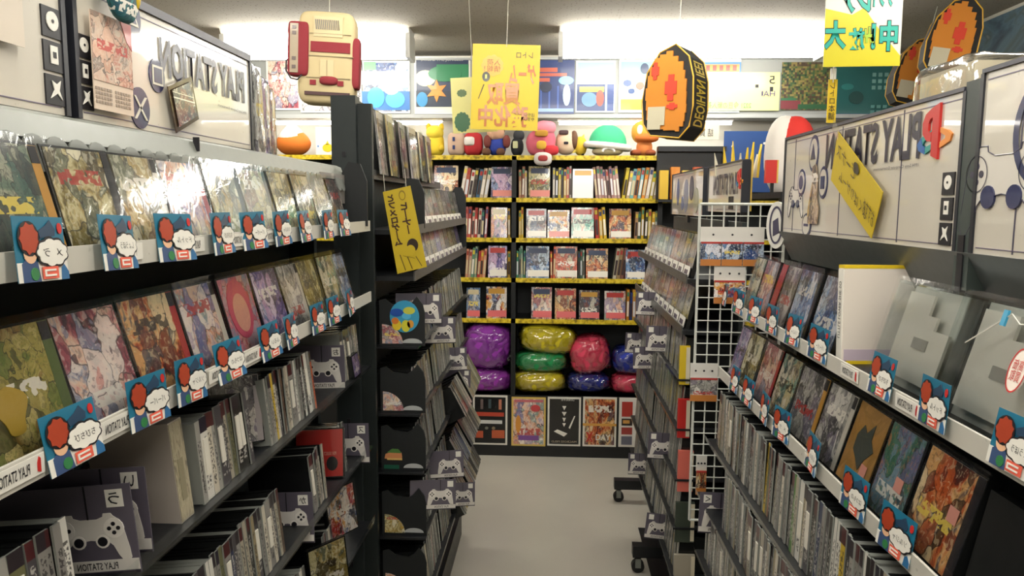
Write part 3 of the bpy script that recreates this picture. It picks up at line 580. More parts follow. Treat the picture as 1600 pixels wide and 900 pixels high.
# feet with casters under the far-right shelf
for (px, py) in ((996, 893), (966, 783)):
    p = at_x(px, py, .395); d = ray(px, py); k = -1.6/d.z; q = Vector((d.x*k, d.y*k, 0))
    arm = thing('caster_foot', 'black shelf foot with a small swivel wheel, %s' % ('nearer the wire grid' if px > 980 else 'nearer the back bookcase'), 'caster', (q.x, q.y, 0), group='feet of the far right shelf')
    part('foot_bar', B(-.025, .16, -.025, .025, .075, .125), BLACK, arm)
    part('wheel', Geo().tube([(0, -.014, .028), (0, .014, .028)], .028, 18), mat('rubber_black', '111111', .6), arm)
    part('fork', Geo().box(-.012, .012, -.02, -.015, .025, .078).box(-.012, .012, .015, .02, .025, .078).box(-.012, .012, -.02, .02, .068, .078), GREYM, arm)

# --- face-out cases ------------------------------------------------
def shared_case(W, Hh, D, m, spine, hinge=True):
    """case standing on its lower edge, front at local -y; centred in x"""
    g = Geo(); g.box(-W/2, W/2, 0, D, 0, Hh)
    o = part('sleeved_game_case', g, CASE)
    sw = W*.13
    c = part('cover_picture', B(-W/2+.004, W/2-(sw if spine else .004), -.0009, .0, .003, Hh-.003), m, o)
    if spine:
        s = part('spine_strip', B(W/2-sw, W/2-.002, -.0011, 0, .003, Hh-.003), spine, o)
        part('logo_block', B(W/2-sw, W/2-.003, -.0016, -.001, Hh*.82, Hh*.97), INK, s)
    part('clear_sleeve', Geo().add([(-W/2-.003, -.003, -.001), (W/2+.003, -.003, -.001), (W/2+.003, -.003, Hh+.008), (-W/2-.003, -.003, Hh+.008)], [(0, 1, 2, 3)]), FILM, o)
    return o
o_desc = {}
def near_cover(row, y):
    if row is c4 and y < 1.34: return 'entrance-end clear' if y < .8 else 'stickered clear' if y < 1.0 else 'stepped clear' if y < 1.2 else 'cream boxed'
    return o_desc[min(row, key=lambda o: abs(o.location.y-y)).name]
def face_row(rot, X, z, ys, Hh, tilt, arts, label_of, group, D=.014, tx=None):
    """ys: boundaries along the aisle (increasing), one case between each pair"""
    out = []
    sgn = 1 if rot > 0 else -1
    for i in range(len(ys)-1):
        y0, y1 = ys[i], ys[i+1]; W = min(y1-y0-.004, .142); spec = arts[i % len(arts)]
        o = shared_case(W, Hh*spec[3] if len(spec) > 3 else Hh, D, spec[0], spec[1])
        o.location = (X, (y0+y1)/2, z+.0015); o.rotation_euler = (-(tilt+rnd.uniform(-.02, .02)), 0, rot+rnd.uniform(-.03, .03))
        tag(o, label_of(i, spec[2]), 'game case', group); out.append(o); o_desc[o.name] = spec[2]
    return out
S_or, S_pale, S_dark, S_red = C('c89438'), C('cfc9bc'), C('24242a'), C('b03030')
A = ART
TEAL1 = art('printed_sea', ['2a3a3a', '46685c', '7a8a72', 'a8a890', '4a4a44'], scale=2.4, seed=3)
PINKF = art('printed_pink', ['b8a8b0', '8a98a8', 'd07a8a', 'e0b8a8', 'c0405a'], scale=2, seed=8)
MEADOW = art('printed_meadow', ['6a7a38', 'a89a50', 'c8b878', '8a6a30', '4a4a2a'], scale=2.4, seed=2)
SAND = art('printed_sand', ['a87a38', 'b88a48', 'a07838', 'c89a58'], scale=1.5, figs=False, seed=2)
row1 = [(A['teal'], S_or, 'blue and orange'), (TEAL1, S_or, 'sea green'), (A['gold'], S_dark, 'pale gold'), (A['gold'], S_pale, 'washed yellow'), (A['pastel'], S_red, 'cream'), (A['gold'], S_dark, 'tan gold'),
        (A['olive'], S_dark, 'olive gold'), (A['gold'], None, 'shiny yellow'), (A['teal'], None, 'grey green'), (A['grey'], None, 'smoky grey'), (A['night'], None, 'dark')]
ys = [.50, .64, .765, .883, .997, 1.125, 1.255, 1.385, 1.51, 1.635, 1.755, 1.86]
c1 = face_row(LEFT, -.515, L1[0][0], ys, .124, .27, row1, lambda i, d: '%s game cover in a clear sleeve on the top left shelf' % d, 'covers on the top left shelf')
row2 = [(A['olive'], S_or, 'brown'), (MEADOW, C('5a6a3a'), 'curled ornament yellow green'), (A['rose'], None, 'wine and grey crowd'), (A['fire'], S_red, 'orange and red haired'), (A['pastel'], S_pale, 'lilac and peach group'),
        (PINKF, None, 'pink round'), (A['violet'], None, 'violet and pink'), (A['grey'], S_pale, 'grey'), (A['gold'], S_dark, 'dim yellow'), (A['teal'], None, 'pale steel'), (A['blue'], None, 'bluish')]
ys = [.50, .63, .765, .893, 1.03, 1.165, 1.30, 1.435, 1.55, 1.68, 1.80, 1.90]
c2 = face_row(LEFT, -.515, L1[1][0], ys, .134, .27, row2, lambda i, d: '%s game cover in a clear sleeve on the second left shelf' % d, 'covers on the second left shelf')
# the pink round hooded print, as plain shapes
o = c2[5]; slab('round_print', oval(.045, .052, 28, -.005, .075), C('c8506a'), o, -.0019, -.0008); slab('round_print', oval(.030, .034, 24, -.005, .068), C('d8a08c'), o, -.0023, -.0008)
slab('ornament_print', [(-.05+.02*math.cos(a)*(1+.3*math.sin(3*a))+.03, .05+.025*math.sin(a)) for a in [2*PI*k/30 for k in range(30)]], C('b89a3a'), c2[1], -.0019, -.0008)
row3 = [(A['fire'], S_dark, 'fiery battle'), (art('printed_lagoon', ['2a4a50', '3f7a5a', '7a98a8', '6a6a90', 'c88a5a'], scale=1.8, seed=4), None, 'green and blue misty'), (SAND, None, 'sand coloured with dark crest'), (A['grey'], S_pale, 'pale grey with upright title'), (A['grey'], S_or, 'stone grey'),
        (A['teal'], S_dark, 'pale grey green'), (A['rose'], S_red, 'mauve with red spine'), (A['gold'], S_dark, 'gold framed'), (A['violet'], None, 'small violet')]
ys = [.80, .905, 1.02, 1.135, 1.26, 1.39, 1.525, 1.66, 1.80, 1.94][0:]
ys = [.865, 1.005, 1.115, 1.24, 1.36, 1.50, 1.63, 1.765, 1.90, 2.0]
c3 = face_row(RIGHT, .485, R1[1][0], ys, .140, .27, row3, lambda i, d: '%s game cover standing on the second right shelf' % d, 'covers on the second right shelf')
slab('crest_print', [(-.03, .085), (-.015, .105), (0, .095), (.02, .115), (.022, .09), (.04, .075), (.02, .055), (.01, .035), (-.01, .05), (-.028, .06)], C('4a5048'), c3[2], -.0019, -.0008)
for o, x, z in ((c3[0], .03, .075), (c3[1], .02, .06), (c3[2], .03, .04)): part('price_sticker', B(x-.011, x+.011, -.0022, -.0016, z-.01, z+.01), C('e0a090'), o)
row4 = [(A['blue'], None, 'silvery blue, seen beside the yellow-edged box'), (A['blue'], S_dark, 'bright pale blue with dark spine'), (A['grey'], None, 'dull grey'), (C('b02a2c'), None, 'plain red spined'), (A['rose'], None, 'faded rose'), (A['teal'], None, 'grey green'), (A['night'], None, 'small coloured')]
ys = [1.36, 1.50, 1.64, 1.74, 1.79, 1.90, 2.0, 2.12]
c4 = face_row(RIGHT, .515, R1[0][0], ys[:-1], .145, .27, row4, lambda i, d: '%s game cover on the upper right shelf' % d, 'covers on the upper right shelf')

# price cards ----------------------------------------------------------
KANA = ['メ  ゔ', 'しょうぼう', 'ドットル', 'ちびちび', 'パーパー', 'ソルジャ', 'はつもの', 'ふるい']
def cloud(cx, cz, rx, rz, n=9, k=40):
    return [(cx+(rx*(1+.13*abs(math.sin(n*a/2))))*math.cos(a), cz+(rz*(1+.18*abs(math.sin(n*a/2))))*math.sin(a)) for a in [2*PI*i/k for i in range(k)]]
_pc = {}
def price_card(X, y, z, rot, word, label, group, tilt=.12, s=1.0):
    W, Hh = .078*s, .062*s
    def me(key, pts, m, y0):
        k = (key, s)
        if k not in _pc: _pc[k] = Geo().prism([(a*W, b*Hh) for a, b in pts], y0, y0+.0006).mesh(key, m)
        return _pc[k]
    o = link('price_card', me('price_card', rect(-.5, .5, 0, 1), BLUE, 0), None, (X, y, z), (-tilt+rnd.uniform(-.05, .05), rnd.uniform(-.05, .05), rot+rnd.uniform(-.12, .12)))
    tag(o, label, 'price card', group)
    ch = lambda key, pts, m, d: link(key, me(key, pts, m, -d), o)
    ch('white_foot', rect(-.5, .5, 0, .3), WHITE, .0008)
    ch('figure_body', [(-.42, 0), (-.08, 0), (-.12, .3), (-.3, .38), (-.42, .28)], C('3a5078'), .0012)
    ch('figure_face', oval(.12, .14, 16, -.25, .42), SKIN, .0014)
    ch('hair_outline', oval(.205, .27, 18, -.25, .66), INK, .0016)
    ch('figure_hair', [(-.25+(.19 if k % 2 else .16)*math.cos(2*PI*k/18), .66+(.25 if k % 2 else .21)*math.sin(2*PI*k/18)) for k in range(18)], HAIR, .0020)
    ch('figure_bag', oval(.08, .1, 12, -.2, .12), GREEN, .0018)
    ch('bubble_outline', cloud(.18, .44, .31, .22), INK, .0020)
    ch('speech_bubble', cloud(.18, .44, .28, .185), WHITE, .0026)
    ch('price_box', rect(-.06, .26, .03, .22), PRICE, .0024)
    ch('dark_scribble', [(-.05, .78), (.1, .86), (.2, .95), (.3, .8), (.28, .7), (.1, .68), (-.02, .66)], C('24405a'), .0012)
    ch('red_mark', oval(.05, .09, 10, .4, .82), RED, .0012)
    ch('corner_mark', [(.34, 0), (.5, 0), (.5, .12), (.42, .24), (.36, .2)], C('2f6a9a'), .0014)
    lettering(word, .4*W, .13*Hh, INK, o, (.18*W, -.0028, .44*Hh))
    ch('price_strokes', [(-.03, .07), (.2, .07), (.2, .10), (.0, .10), (.0, .15), (.2, .15), (.2, .18), (-.03, .18)], WHITE, .0030)
    return o
RX = -.487
for i, px in enumerate([25, 160, 257, 336, 388, 434, 472, 508, 535]):
    y = ypx(px, RX)+.039; price_card(RX, y, L1[0][0]-.016, LEFT, KANA[i % 8], 'blue price card before the %s cover, top left shelf' % near_cover(c1, y).split(',')[0], 'price cards on the top left shelf')
for i, px in enumerate([65, 197, 271, 342, 410, 445, 488, 515, 543]):
    y = ypx(px, RX)+.039; price_card(RX, y, L1[1][0]-.016, LEFT, KANA[(i+3) % 8], 'blue price card before the %s cover, second left shelf' % near_cover(c2, y).split(',')[0], 'price cards on the second left shelf')
for i, px in enumerate([1560, 1440, 1360, 1266, 1227, 1196, 1168, 1145, 1124]):
    y = ypx(px, .487)-.039; price_card(.490, y, R1[0][0]-.006, RIGHT, KANA[(i+1) % 8], 'blue price card before the %s item, upper right shelf' % near_cover(c4, y).split(',')[0], 'price cards on the upper right shelf')
for i, px in enumerate([1395, 1330, 1264, 1217, 1190, 1163, 1143]):
    y = ypx(px, .457)-.039; price_card(.460, y, R1[1][0]-.008, RIGHT, KANA[(i+5) % 8], 'blue price card before the %s cover, second right shelf' % near_cover(c3, y).split(',')[0], 'price cards on the second right shelf')
# printed rail labels
def rail_label(X, y, z, rot, W, s='PLAY STATION', logo=True):
    t = part('rail_label', B(-W/2, W/2, -.001, 0, 0, .02), WHITE, None, (X, y, z), (0, 0, rot)); tag(t, 'white shelf-edge label with %sdark capitals on the %s' % ('red mark and ' if logo else '', ('top left shelf' if z > 1.5 else 'second left shelf') if rot > 0 else ('upper right shelf' if z > 1.25 else 'second right shelf')), 'label', 'shelf-edge labels')
    lettering(s, W*.6, .011, INK, t, (-W*.08, -.0016, .010), bold=.01)
    if logo: slab('red_mark', [(W*.36, .004), (W*.42, .002), (W*.42, .016), (W*.39, .018), (W*.36, .012)], RED, t, -.0018, -.0008)
for y in (.60, .84, 1.0, 1.14, 1.28): rail_label(-.4945, y, L1[0][0]-.008, LEFT, .05, logo=y < .7)
for y in (.635, .80, 1.06, 1.18): rail_label(-.4945, y, L1[1][0]-.008, LEFT, .075)
for y in (1.02, 1.22): rail_label(.4945, y, R1[0][0]-.008, RIGHT, .07)
for y in (1.1, 1.29): rail_label(.4645, y, R1[1][0]-.008, RIGHT, .06)

# --- spine-out cases --------------------------------------------------
RIM = mat('case_rim_highlight', '8c8e88', .12)  # plastic front rim; its bright edge highlight is put into the pale colour
def case_geo(G, M=None):
    n = len(G.f); G.box(-.5, .5, 0, .02, 0, 1, 2, M); G.m[n+2] = 1; G.box(-.48, .48, .02, 1, .01, .985, 0, M); return G
def unit_case(name, spine_m, body_m):
    me = case_geo(Geo()).mesh(name, [body_m, spine_m, RIM])
    uv = me.uv_layers.new(name='UVMap')
    for p in me.polygons:
        for li in p.loop_indices:
            c = me.vertices[me.loops[li].vertex_index].co; uv.data[li].uv = (c.x+.5, c.z)
    return me
CASE_UNITS = {k: unit_case('game_case', m, CASE if k not in ('white', 'silver', 'cream') else CLEARCASE) for k, m in SPINES.items()}
DRAW = ['cream']*3+['grey']*5+['black']*5+['beige']*4+['charcoal']*5+['white']*3+['silver']*4+['tan']*2+['olive', 'brown', 'navy']
STUFF = Geo()
n_ind = 0
def spine_row(rot, X, z, y0, y1, h, tilt, label, group, specials={}, individual=True, th=(.009, .013), wide=.08, depth=.142, skip=()):
    """cases standing side by side with their spines to the aisle"""
    global n_ind
    y = y0; sgn = 1 if rot > 0 else -1; i = 0; lean = 0
    while y < y1:
        t = rnd.uniform(*th)
        if rnd.random() < wide: t = .023
        if i in specials: t = specials[i][1]
        hit = [b for a, b in skip if a <= y < b]
        if hit: y = hit[0]; continue
        hh = h*rnd.uniform(.985, 1.015); xo = rnd.uniform(0, .005)
        ln = rnd.uniform(-.015, .015)
        cn = specials[i][0] if i in specials else rnd.choice(DRAW); u = CASE_UNITS[cn]
        loc = (X-sgn*xo, y+t/2, z+.001); r = (-tilt+rnd.uniform(-.02, .02), ln, rot)
        if individual:
            o = link('game_case', u, None, loc, r); o.scale = (t*.93, depth, hh); tag(o, label % cn, 'game case', group); n_ind += 1
            if t > .02: part('spine_label', B(-.3, .3, -.012, 0, .30, .74), C('ded8ca'), o)
        else:
            M = Matrix.Translation(loc) @ Euler(r).to_matrix().to_4x4() @ Matrix.Diagonal((t*.93, depth, hh, 1))
            case_geo(STUFF, M)
        y += t; i += 1
yv = lambda px, X: ypx(px, X)
# left, third shelf: two picture covers and dividers interrupt the row
spine_row(LEFT, -.512, L1[2][0], .60, .735, .108, .1, '%s-spined game case at the entrance end of the third left shelf', 'spine-out cases, third left shelf, entrance end', {10: ('red', .01), 13: ('white', .018), 14: ('cream', .02)}, th=(.012, .016))
spine_row(LEFT, -.512, L1[2][0], 1.03, 1.93, .128, .1, '%s-spined game case packed on the third left shelf', 'spine-out cases, third left shelf', {1: ('white', .024), 2: ('cream', .018), 9: ('black', .022), 14: ('yellow', .012), 26: ('white', .012), 30: ('orange', .010), 50: ('yellow', .014)}, skip=((1.215, 1.30), (1.56, 1.79)), th=(.010, .015))
spine_row(LEFT, -.512, L1[3][0], .98, 1.93, .128, .1, '%s-spined game case packed on the fourth left shelf', 'spine-out cases, fourth left shelf', {4: ('white', .022)}, skip=((1.35, 1.53), (1.62, 1.76), (1.80, 1.95)), th=(.010, .015))
spine_row(RIGHT, .452, R1[2][0], .90, 1.97, .148, .03, '%s-spined game case packed on the third right shelf', 'spine-out cases, third right shelf', {16: ('yellow', .018), 32: ('green', .014), 44: ('orange', .014), 46: ('yellow', .014)}, th=(.010, .016))
spine_row(RIGHT, .432, R1[3][0], 1.22, 1.80, .140, .03, '%s-spined game case packed on the fourth right shelf', 'spine-out cases, fourth right shelf', {44: ('red', .010)}, th=(.010, .016))
spine_row(LEFT, -.512, L1[4][0], 1.25, 1.75, .128, .1, '%s-spined game case packed on the fifth left shelf', 'spine-out cases, fifth left shelf', skip=((1.48, 1.62),), th=(.010, .015))
spine_row(RIGHT, .432, R1[4][0], 1.5, 1.97, .140, .03, '%s-spined game case packed on the fifth right shelf', 'spine-out cases, fifth right shelf', th=(.011, .016))
for i in range(3, 8):
    z, x = L2[i]
    spine_row(LEFT, x-.012, z, 2.16, 3.36 if i < 5 else 2.72, .13, .12, '', '', individual=False, skip=((2.45, 2.5), (2.8+.05*i, 2.85+.05*i)))
    if i >= 5: spine_row(LEFT, -.318, z-.005, 2.74, 3.36, .13, .5, '', '', individual=False, skip=((2.95, 3.0),))
for i in range(2, 7):
    z, x = R2[i]; spine_row(RIGHT, x+.012, z, 2.30, 3.5, .132, .08, '', '', individual=False, skip=((2.9, 2.93),))
me = STUFF.mesh('game_case_rows', [CASE, SPINE_ST, RIM]); uv = me.uv_layers.new(name='UVMap')
for p in me.polygons:
    for q, li in enumerate(p.loop_indices): uv.data[li].uv = ((0, 0), (1, 0), (1, 1), (0, 1))[q]
o = link('packed_game_cases', me); o['kind'] = 'stuff'; o['label'] = 'tightly packed game cases with grey and white spines on the far shelves'; o['category'] = 'game cases'

# covers shown flat among the spines, left shelves
def flat_cover(X, y, z, rot, W, Hh, m, label, tilt=.15, spine=None):
    o = shared_case(W, Hh, .012, m, spine); o.location = (X, y, z); o.rotation_euler = (-tilt, 0, rot); tag(o, label, 'game case'); return o
o = flat_cover(-.56, 1.262, L1[2][0]+.012, LEFT-.75, .10, .128, A['grey'], 'grey monochrome game cover turned toward the aisle entrance on the third left shelf', spine=C('a8a0a0'))
o = flat_cover(-.565, 1.73, L1[3][0]+.004, LEFT-1.35, .12, .122, C('c8302a', .2), 'bright red game case standing among the spines of the fourth left shelf'); lettering('PSX SELECT', .03, .008, C('e8c8b0'), o, (.025, -.0018, .06)); slab('black_emblem', oval(.014, .018, 12, .03, .035), INK, o, -.0018, -.0008)
flat_cover(-.50, 1.86, L1[2][0]+.002, LEFT, .06, .06, A['violet'], 'small violet flyer in the clear tray at the end of the third left shelf')
flat_cover(-.505, 1.73, L1[4][0]+.085, LEFT-.5, .10, .12, A['manga'], 'pale flyer with dark and red figure below the fourth left shelf')
flat_cover(-.50, 1.60, L1[4][0], LEFT-.6, .11, .12, A['gold'], 'pale game cover with dark block on the fifth left shelf')
big = thing('boxed_game', 'thick pale grey boxed game with worn spine and blue figures, third left shelf', 'game box', (-.515, .985, L1[2][0]), (-.1, 0, LEFT))
part('carton', B(-.018, .018, 0, .19, 0, .145), C('b0a69c'), big); part('spine_face', B(-.017, .017, -.001, .001, .002, .143), art('worn_paper', ['8a8268', 'b8ae94', 'a89c80', '7a7468'], scale=3, figs=False), big)
part('side_print', B(-.0188, -.018, .12, .18, .08, .135), ART['teal'], big); part('spine_smear', B(-.008, .006, -.0016, -.0008, .03, .09), C('8f876e'), big)

# divider cards ---------------------------------------------------------
def pad_outline():
    pts = []
    half = [(.0, .030), (.010, .030), (.018, .033), (.019, .037), (.028, .037), (.031, .033), (.038, .028), (.042, .016), (.046, -.008), (.047, -.020), (.043, -.026), (.038, -.025), (.032, -.016), (.027, -.004), (.023, .000), (.017, -.003), (.012, -.003), (.007, .003), (.0, .004)]
    return half + [(-x, z) for x, z in half[::-1][1:-1]]
def make_divider(g):
    """g = -1: body runs to -x from the exposed edge (left shelves); +1: to +x (right shelves)"""
    W, Hh = .165, .112; bx = lambda a, b: sorted((g*a, g*b))
    def rc(a, b, z0, z1): x0, x1 = bx(a, b); return rect(x0, x1, z0, z1)
    x0, x1 = bx(0, W); o = part('divider_card', B(x0, x1, 0, .0015, 0, Hh), PURPLEGREY)
    cx, cz = g*.056, .048
    slab('gamepad_print', [(cx+a, cz+b-.008) for a, b in pad_outline()], C('d8d2ca'), o, -.0006, 0)
    def dot(x, z, r, m, d=-.0012): slab('gamepad_detail', oval(r, r, 14, cx+x, cz+z-.008), m, o, d, 0)
    for s_ in (-1, 1):
        dot(s_*.030, .018, .0125, C('e6e0d8'), -.0009); dot(s_*.0145, .002, .0085, C('e6e0d8'), -.0010); dot(s_*.0145, .002, .006, INK, -.0014)
        for dx, dz in ((.0055, 0), (-.0055, 0), (0, .0055), (0, -.0055)): dot(s_*.030+dx, .018+dz, .0026, INK, -.0013)
    slab('title_band', rc(.001, W-.001, .004, .018), C('d8d2ca'), o, -.0006, 0)
    slab('foot_line', rc(.001, W-.001, .0, .0025), C('2c2830'), o, -.0006, 0)
    lettering('PLAY STATION', .05, .009, INK, o, (g*.052, -.0012, .011), bold=.012)
    slab('centre_line', rect(cx-.001, cx+.001, cz+.022, Hh), INK, o, -.0006, 0)
    slab('kana_tag', rc(.010, .031, Hh-.028, Hh-.006), WHITE, o, -.0006, 0)
    return o
DIVS = {-1: make_divider(-1), 1: make_divider(1)}; used = set()
def divider(g, loc, label, rot, s):
    o = DIVS[g] if g not in used else dup(DIVS[g], (0, 0, 0), (0, 0, 0)); used.add(g)
    o.location = loc; o.rotation_euler = rot; o.scale = (s, s, s); return tag(o, label, 'divider card', 'gamepad index dividers')
dl = []
def put_div(px, py, X, kana, where, roll=0.0, yaw=0.0, right=False, s=1.0):
    p = at_x(px, py, X)
    o = divider(1 if right else -1, tuple(p), 'grey gamepad divider card %s' % where, (0, roll, yaw), s)
    dl.append((o, kana, 1 if right else -1))
put_div(240, 862, -.50, 'い', 'half hidden behind the divider marked う', -.06, .05)
put_div(222, 893, -.492, 'う', 'marked with う at the near end of the third left shelf', -.09, .05)
put_div(540, 608, -.50, 'お', 'marked お near the far end of the third left shelf', -.02, .1, s=.98)
put_div(492, 848, -.495, 'か', 'marked か in the middle of the fourth left shelf', -.03, .05)
put_div(578, 724, -.485, 'ス', 'marked ス at the far end of the fourth left shelf', -.02, .05)
put_div(1090, 832, .40, 'く', 'marked く beside the foot of the wire grid', .03, 0, True)
for px, py, w in [(690, 506, 'under the round yellow and blue sticker'), (712, 536, 'on the fourth tier of the far left shelf'), (730, 578, 'leaning toward the purple bagged cushions'), (735, 612, 'beside the lower purple bagged cushion'), (725, 745, 'low on the far left shelf near the framed posters'), (712, 795, 'in the slanting cases low on the far left shelf'), (742, 790, 'sticking out furthest low on the far left shelf')]:
    put_div(px, py, -.335 if py < 700 else -.285, '', w, rnd.uniform(-.1, .05), .2, s=.85)
for px, py, w in [(1008, 549, 'just left of the yellow-ended box row'), (976, 551, 'in front of the royal blue bagged cushion'), (989, 577, 'under two others on the far right shelf'), (1011, 716, 'standing out over the nearer caster of the far right shelf'), (981, 741, 'just above the caster bar near the bookcase'), (1006, 840, 'lowest on the far right shelf above the caster'), (993, 492, 'beside the cover rows of the far right shelf')]:
    put_div(px, py, .345, '', w, rnd.uniform(-.05, .1), 0, True, s=.85)
for o, k, g in dl:
    if k: lettering(k, .014, .015, INK, o, (g*.0205, -.0014, .112-.017), bold=.01)

# --- cat-shaped bookends on the far-left shelf --------------------------
CATM = mat('matte_black_board', '16191a', .6)
cat_out = [(-.068, 0), (.068, 0), (.068, .10), (.062, .125), (.045, .148), (.028, .128), (.012, .118), (-.03, .124), (-.05, .14), (-.068, .135)]
circ = {3: ('4aa0c8', 'round blue and yellow sticker'), }
for i in range(3, 8):
    z, x = L2[i]; cx = (-.50-.37)/2 - .005
    t = thing('cat_bookend', 'black cat-eared bookend %s' % {3: 'carrying the round blue and yellow sticker', 4: 'with a cream and red rounded picture', 5: 'with an orange, white and green picture', 6: 'with a golden yellow rounded picture', 7: 'with a cream and pink picture, lowest of its column'}[i], 'bookend', (cx, 2.145, z), group='cat-eared bookends')
    slab('board', cat_out, CATM, t, -.003, .002)
    slab('pale_half_moon', [(.052*0+.03+.03*math.cos(a), .008+.014*math.sin(a)) for a in [PI*k/10 for k in range(11)]], C('b8bab8'), t, -.0045, -.003)
    pic = {3: ('rose', 'a8a098'), 4: ('rose', 'd8b890'), 5: ('fire', 'c88a50'), 6: ('gold', 'c8a040'), 7: ('pastel', 'e0c0a0')}[i]
    if i == 5:
        slab('picture', [(-.058, .036), (-.02, .032), (-.004, .04), (-.006, .055), (-.024, .062), (-.055, .05)], C('cf8a5a'), t, -.0045, -.003)
        slab('picture', [(-.05, .055), (-.006, .054), (-.016, .066), (-.034, .067)], C('4f7a3c'), t, -.005, -.003); slab('picture', rect(-.06, -.014, .004, .016), C('1f5a44'), t, -.0045, -.003); slab('picture', rect(-.05, -.004, .032, .038), C('ddb46a'), t, -.0052, -.003)
    else:
        g = Geo().prism([(-.06, .006)]+[(-.06+.062*math.cos(a), .006+.058*math.sin(a)) for a in [PI/2*k/10 for k in range(11)]], -.0045, -.003)
        part('picture', g, art('sticker_%d' % i, [pic[1]]+PAL[pic[0]][1:], scale=1.6, seed=i), t)
    if i == 3:
        slab('round_sticker', oval(.044, .048, 30, .008, .088), C('3a9ac0'), t, -.006, -.0045)
        for (a, b, r1, r2, h) in ((-.015, .100, .02, .012, '1f50a8'), (.022, .106, .018, .011, 'c8c84a'), (-.015, .062, .014, .016, 'e8c830'), (.012, .060, .013, .018, 'd8d03a'), (.026, .066, .010, .012, 'e09a3a'), (.014, .09, .014, .01, '58b8e0'), (-.02, .075, .011, .01, 'd87a2c')): slab('sticker_patch', oval(r1, r2, 14, a, b), C(h), t, -.0068-.00005*int(h, 16) % .0004-.0005, -.005)

# --- far-left shelf: magazines on top, rows of covers, black side boards ----
for k in range(11):
    y = 2.17+k*.09; o = tag(part('thin_magazine', B(-.043, .043, 0, .006, 0, .185), ART[['grey', 'gold', 'teal', 'night', 'rose', 'grey', 'pastel', 'teal', 'grey', 'gold', 'grey'][k]], None, (-.50+.012*(k % 2), y+.04, L2[0][0]+.001), (-.10, rnd.uniform(-.03, .03), LEFT+rnd.uniform(-.1, .1))), '%s bagged thin magazine on the top of the far left shelf' % ['grey', 'gold', 'green', 'black', 'rose', 'grey', 'peach', 'green', 'grey', 'gold', 'grey'][k], 'magazine', 'bagged magazines')
    part('clear_bag', Geo().add([(-.046, -.003, 0), (.046, -.003, 0), (.046, -.003, .195), (-.046, -.003, .195)], [(0, 1, 2, 3)]), FILM, o); part('header_flap', B(-.043, .043, -.001, 0, .165, .185), C('cfcac0'), o)
def small_row(rot, X, z, y0, n, pitch, Hh, tilt, palettes, label, group):
    for k in range(n):
        W = pitch-.003
        o = part('tagged_game_case', B(-W/2, W/2, 0, .012, 0, Hh), CASE, None, (X, y0+pitch*(k+.5), z+.001), (-tilt, 0, rot)); tag(o, label % {'grey': 'grey', 'teal': 'grey green', 'gold': 'dull gold', 'pastel': 'pale lilac', 'olive': 'olive brown', 'violet': 'violet', 'blue': 'blue grey'}[palettes[k % len(palettes)]], 'game case', group)
        part('cover_picture', B(-W/2+.003, W/2-.006, -.0008, 0, .03, Hh-.002), ART[palettes[k % len(palettes)]], o)
        c = part('price_tag', B(-W/2+.004, W/2-.008, -.006, -.005, .002, .034), WHITE, o)
        part('tag_print', B(-W*.3, W*.2, -.0066, -.006, .008, .022), C('5a5060'), c)
        part('clear_sleeve', Geo().add([(-W/2, -.0026, 0), (W/2, -.0026, 0), (W/2, -.0026, Hh+.004), (-W/2, -.0026, Hh+.004)], [(0, 1, 2, 3)]), FILM, o)
small_row(LEFT, -.412, L2[1][0], 2.31, 9, .115, .132, .22, ['grey', 'grey', 'teal', 'grey', 'gold'], 'small %s tagged game cover, second tier of the far left shelf', 'covers on the far left shelf, second tier')
small_row(LEFT, -.412, L2[2][0], 2.26, 10, .112, .120, .22, ['pastel', 'grey', 'olive', 'gold', 'violet'], 'small %s tagged game cover, third tier of the far left shelf', 'covers on the far left shelf, third tier')
small_row(RIGHT, .432, R2[0][0], 2.30, 10, .112, .140, .22, ['grey', 'teal', 'grey', 'pastel', 'blue'], 'small %s tagged game cover, top tier of the far right shelf', 'covers on the far right shelf, top tier')
small_row(RIGHT, .422, R2[1][0], 2.30, 10, .112, .135, .22, ['olive', 'grey', 'gold', 'pastel', 'grey'], 'small %s tagged game cover, second tier of the far right shelf', 'covers on the far right shelf, second tier')
def side_board(X, y, z, sgn, label, m=CATM, W=.07, Hh=.155):
    pts = [(0, 0), (-sgn*W, 0), (-sgn*W, Hh*.8), (-sgn*W*.7, Hh), (-sgn*W*.25, Hh*.97), (0, Hh*.7)]
    return tag(slab('side_board', pts, m, None, -.003, .003, (X, y, z)), label, 'shelf end')
side_board(-.395, 2.29, L2[1][0], 1, 'black rounded end board closing the second tier of the far left shelf')
side_board(-.395, 3.40, L2[1][0], 1, 'black rounded end board at the bookcase end of the second tier'); side_board(-.395, 3.42, L2[2][0], 1, 'black rounded end board at the bookcase end of the third tier')
side_board(-.49, 1.95, L1[0][0], 1, 'black rounded end board closing the top left shelf', Hh=.17)
def end_box(px0, py0, px1, py1, Y, m, label, depth=.012):
    a = at_y(px0, py1, Y); b = at_y(px1, py0, Y); W = b.x-a.x
    t = thing('game_box', label, 'game box', (a.x, Y, a.z), group=None); part('front', B(0, W, 0, depth, 0, b.z-a.z), m, t); part('edge', B(W-.012, W, -.0008, 0, .004, b.z-a.z-.004), CREAM, t); return t
RY = 2.285
end_box(1061, 541, 1079, 601, RY, C('d8b826'), 'yellow ended game case closing the third tier of the far right shelf')
end_box(1058, 624, 1079, 684, RY, C('b82420'), 'red game case closing the fourth tier of the far right shelf')
end_box(1058, 705, 1084, 768, RY, C('d0685a'), 'salmon pink picture case closing the fifth tier of the far right shelf')
end_box(1054, 786, 1086, 847, RY, C('3a4238'), 'dark green game case closing the sixth tier of the far right shelf')
end_box(1052, 868, 1086, 915, RY, C('a49c8c'), 'grey game case closing the lowest visible tier of the far right shelf')
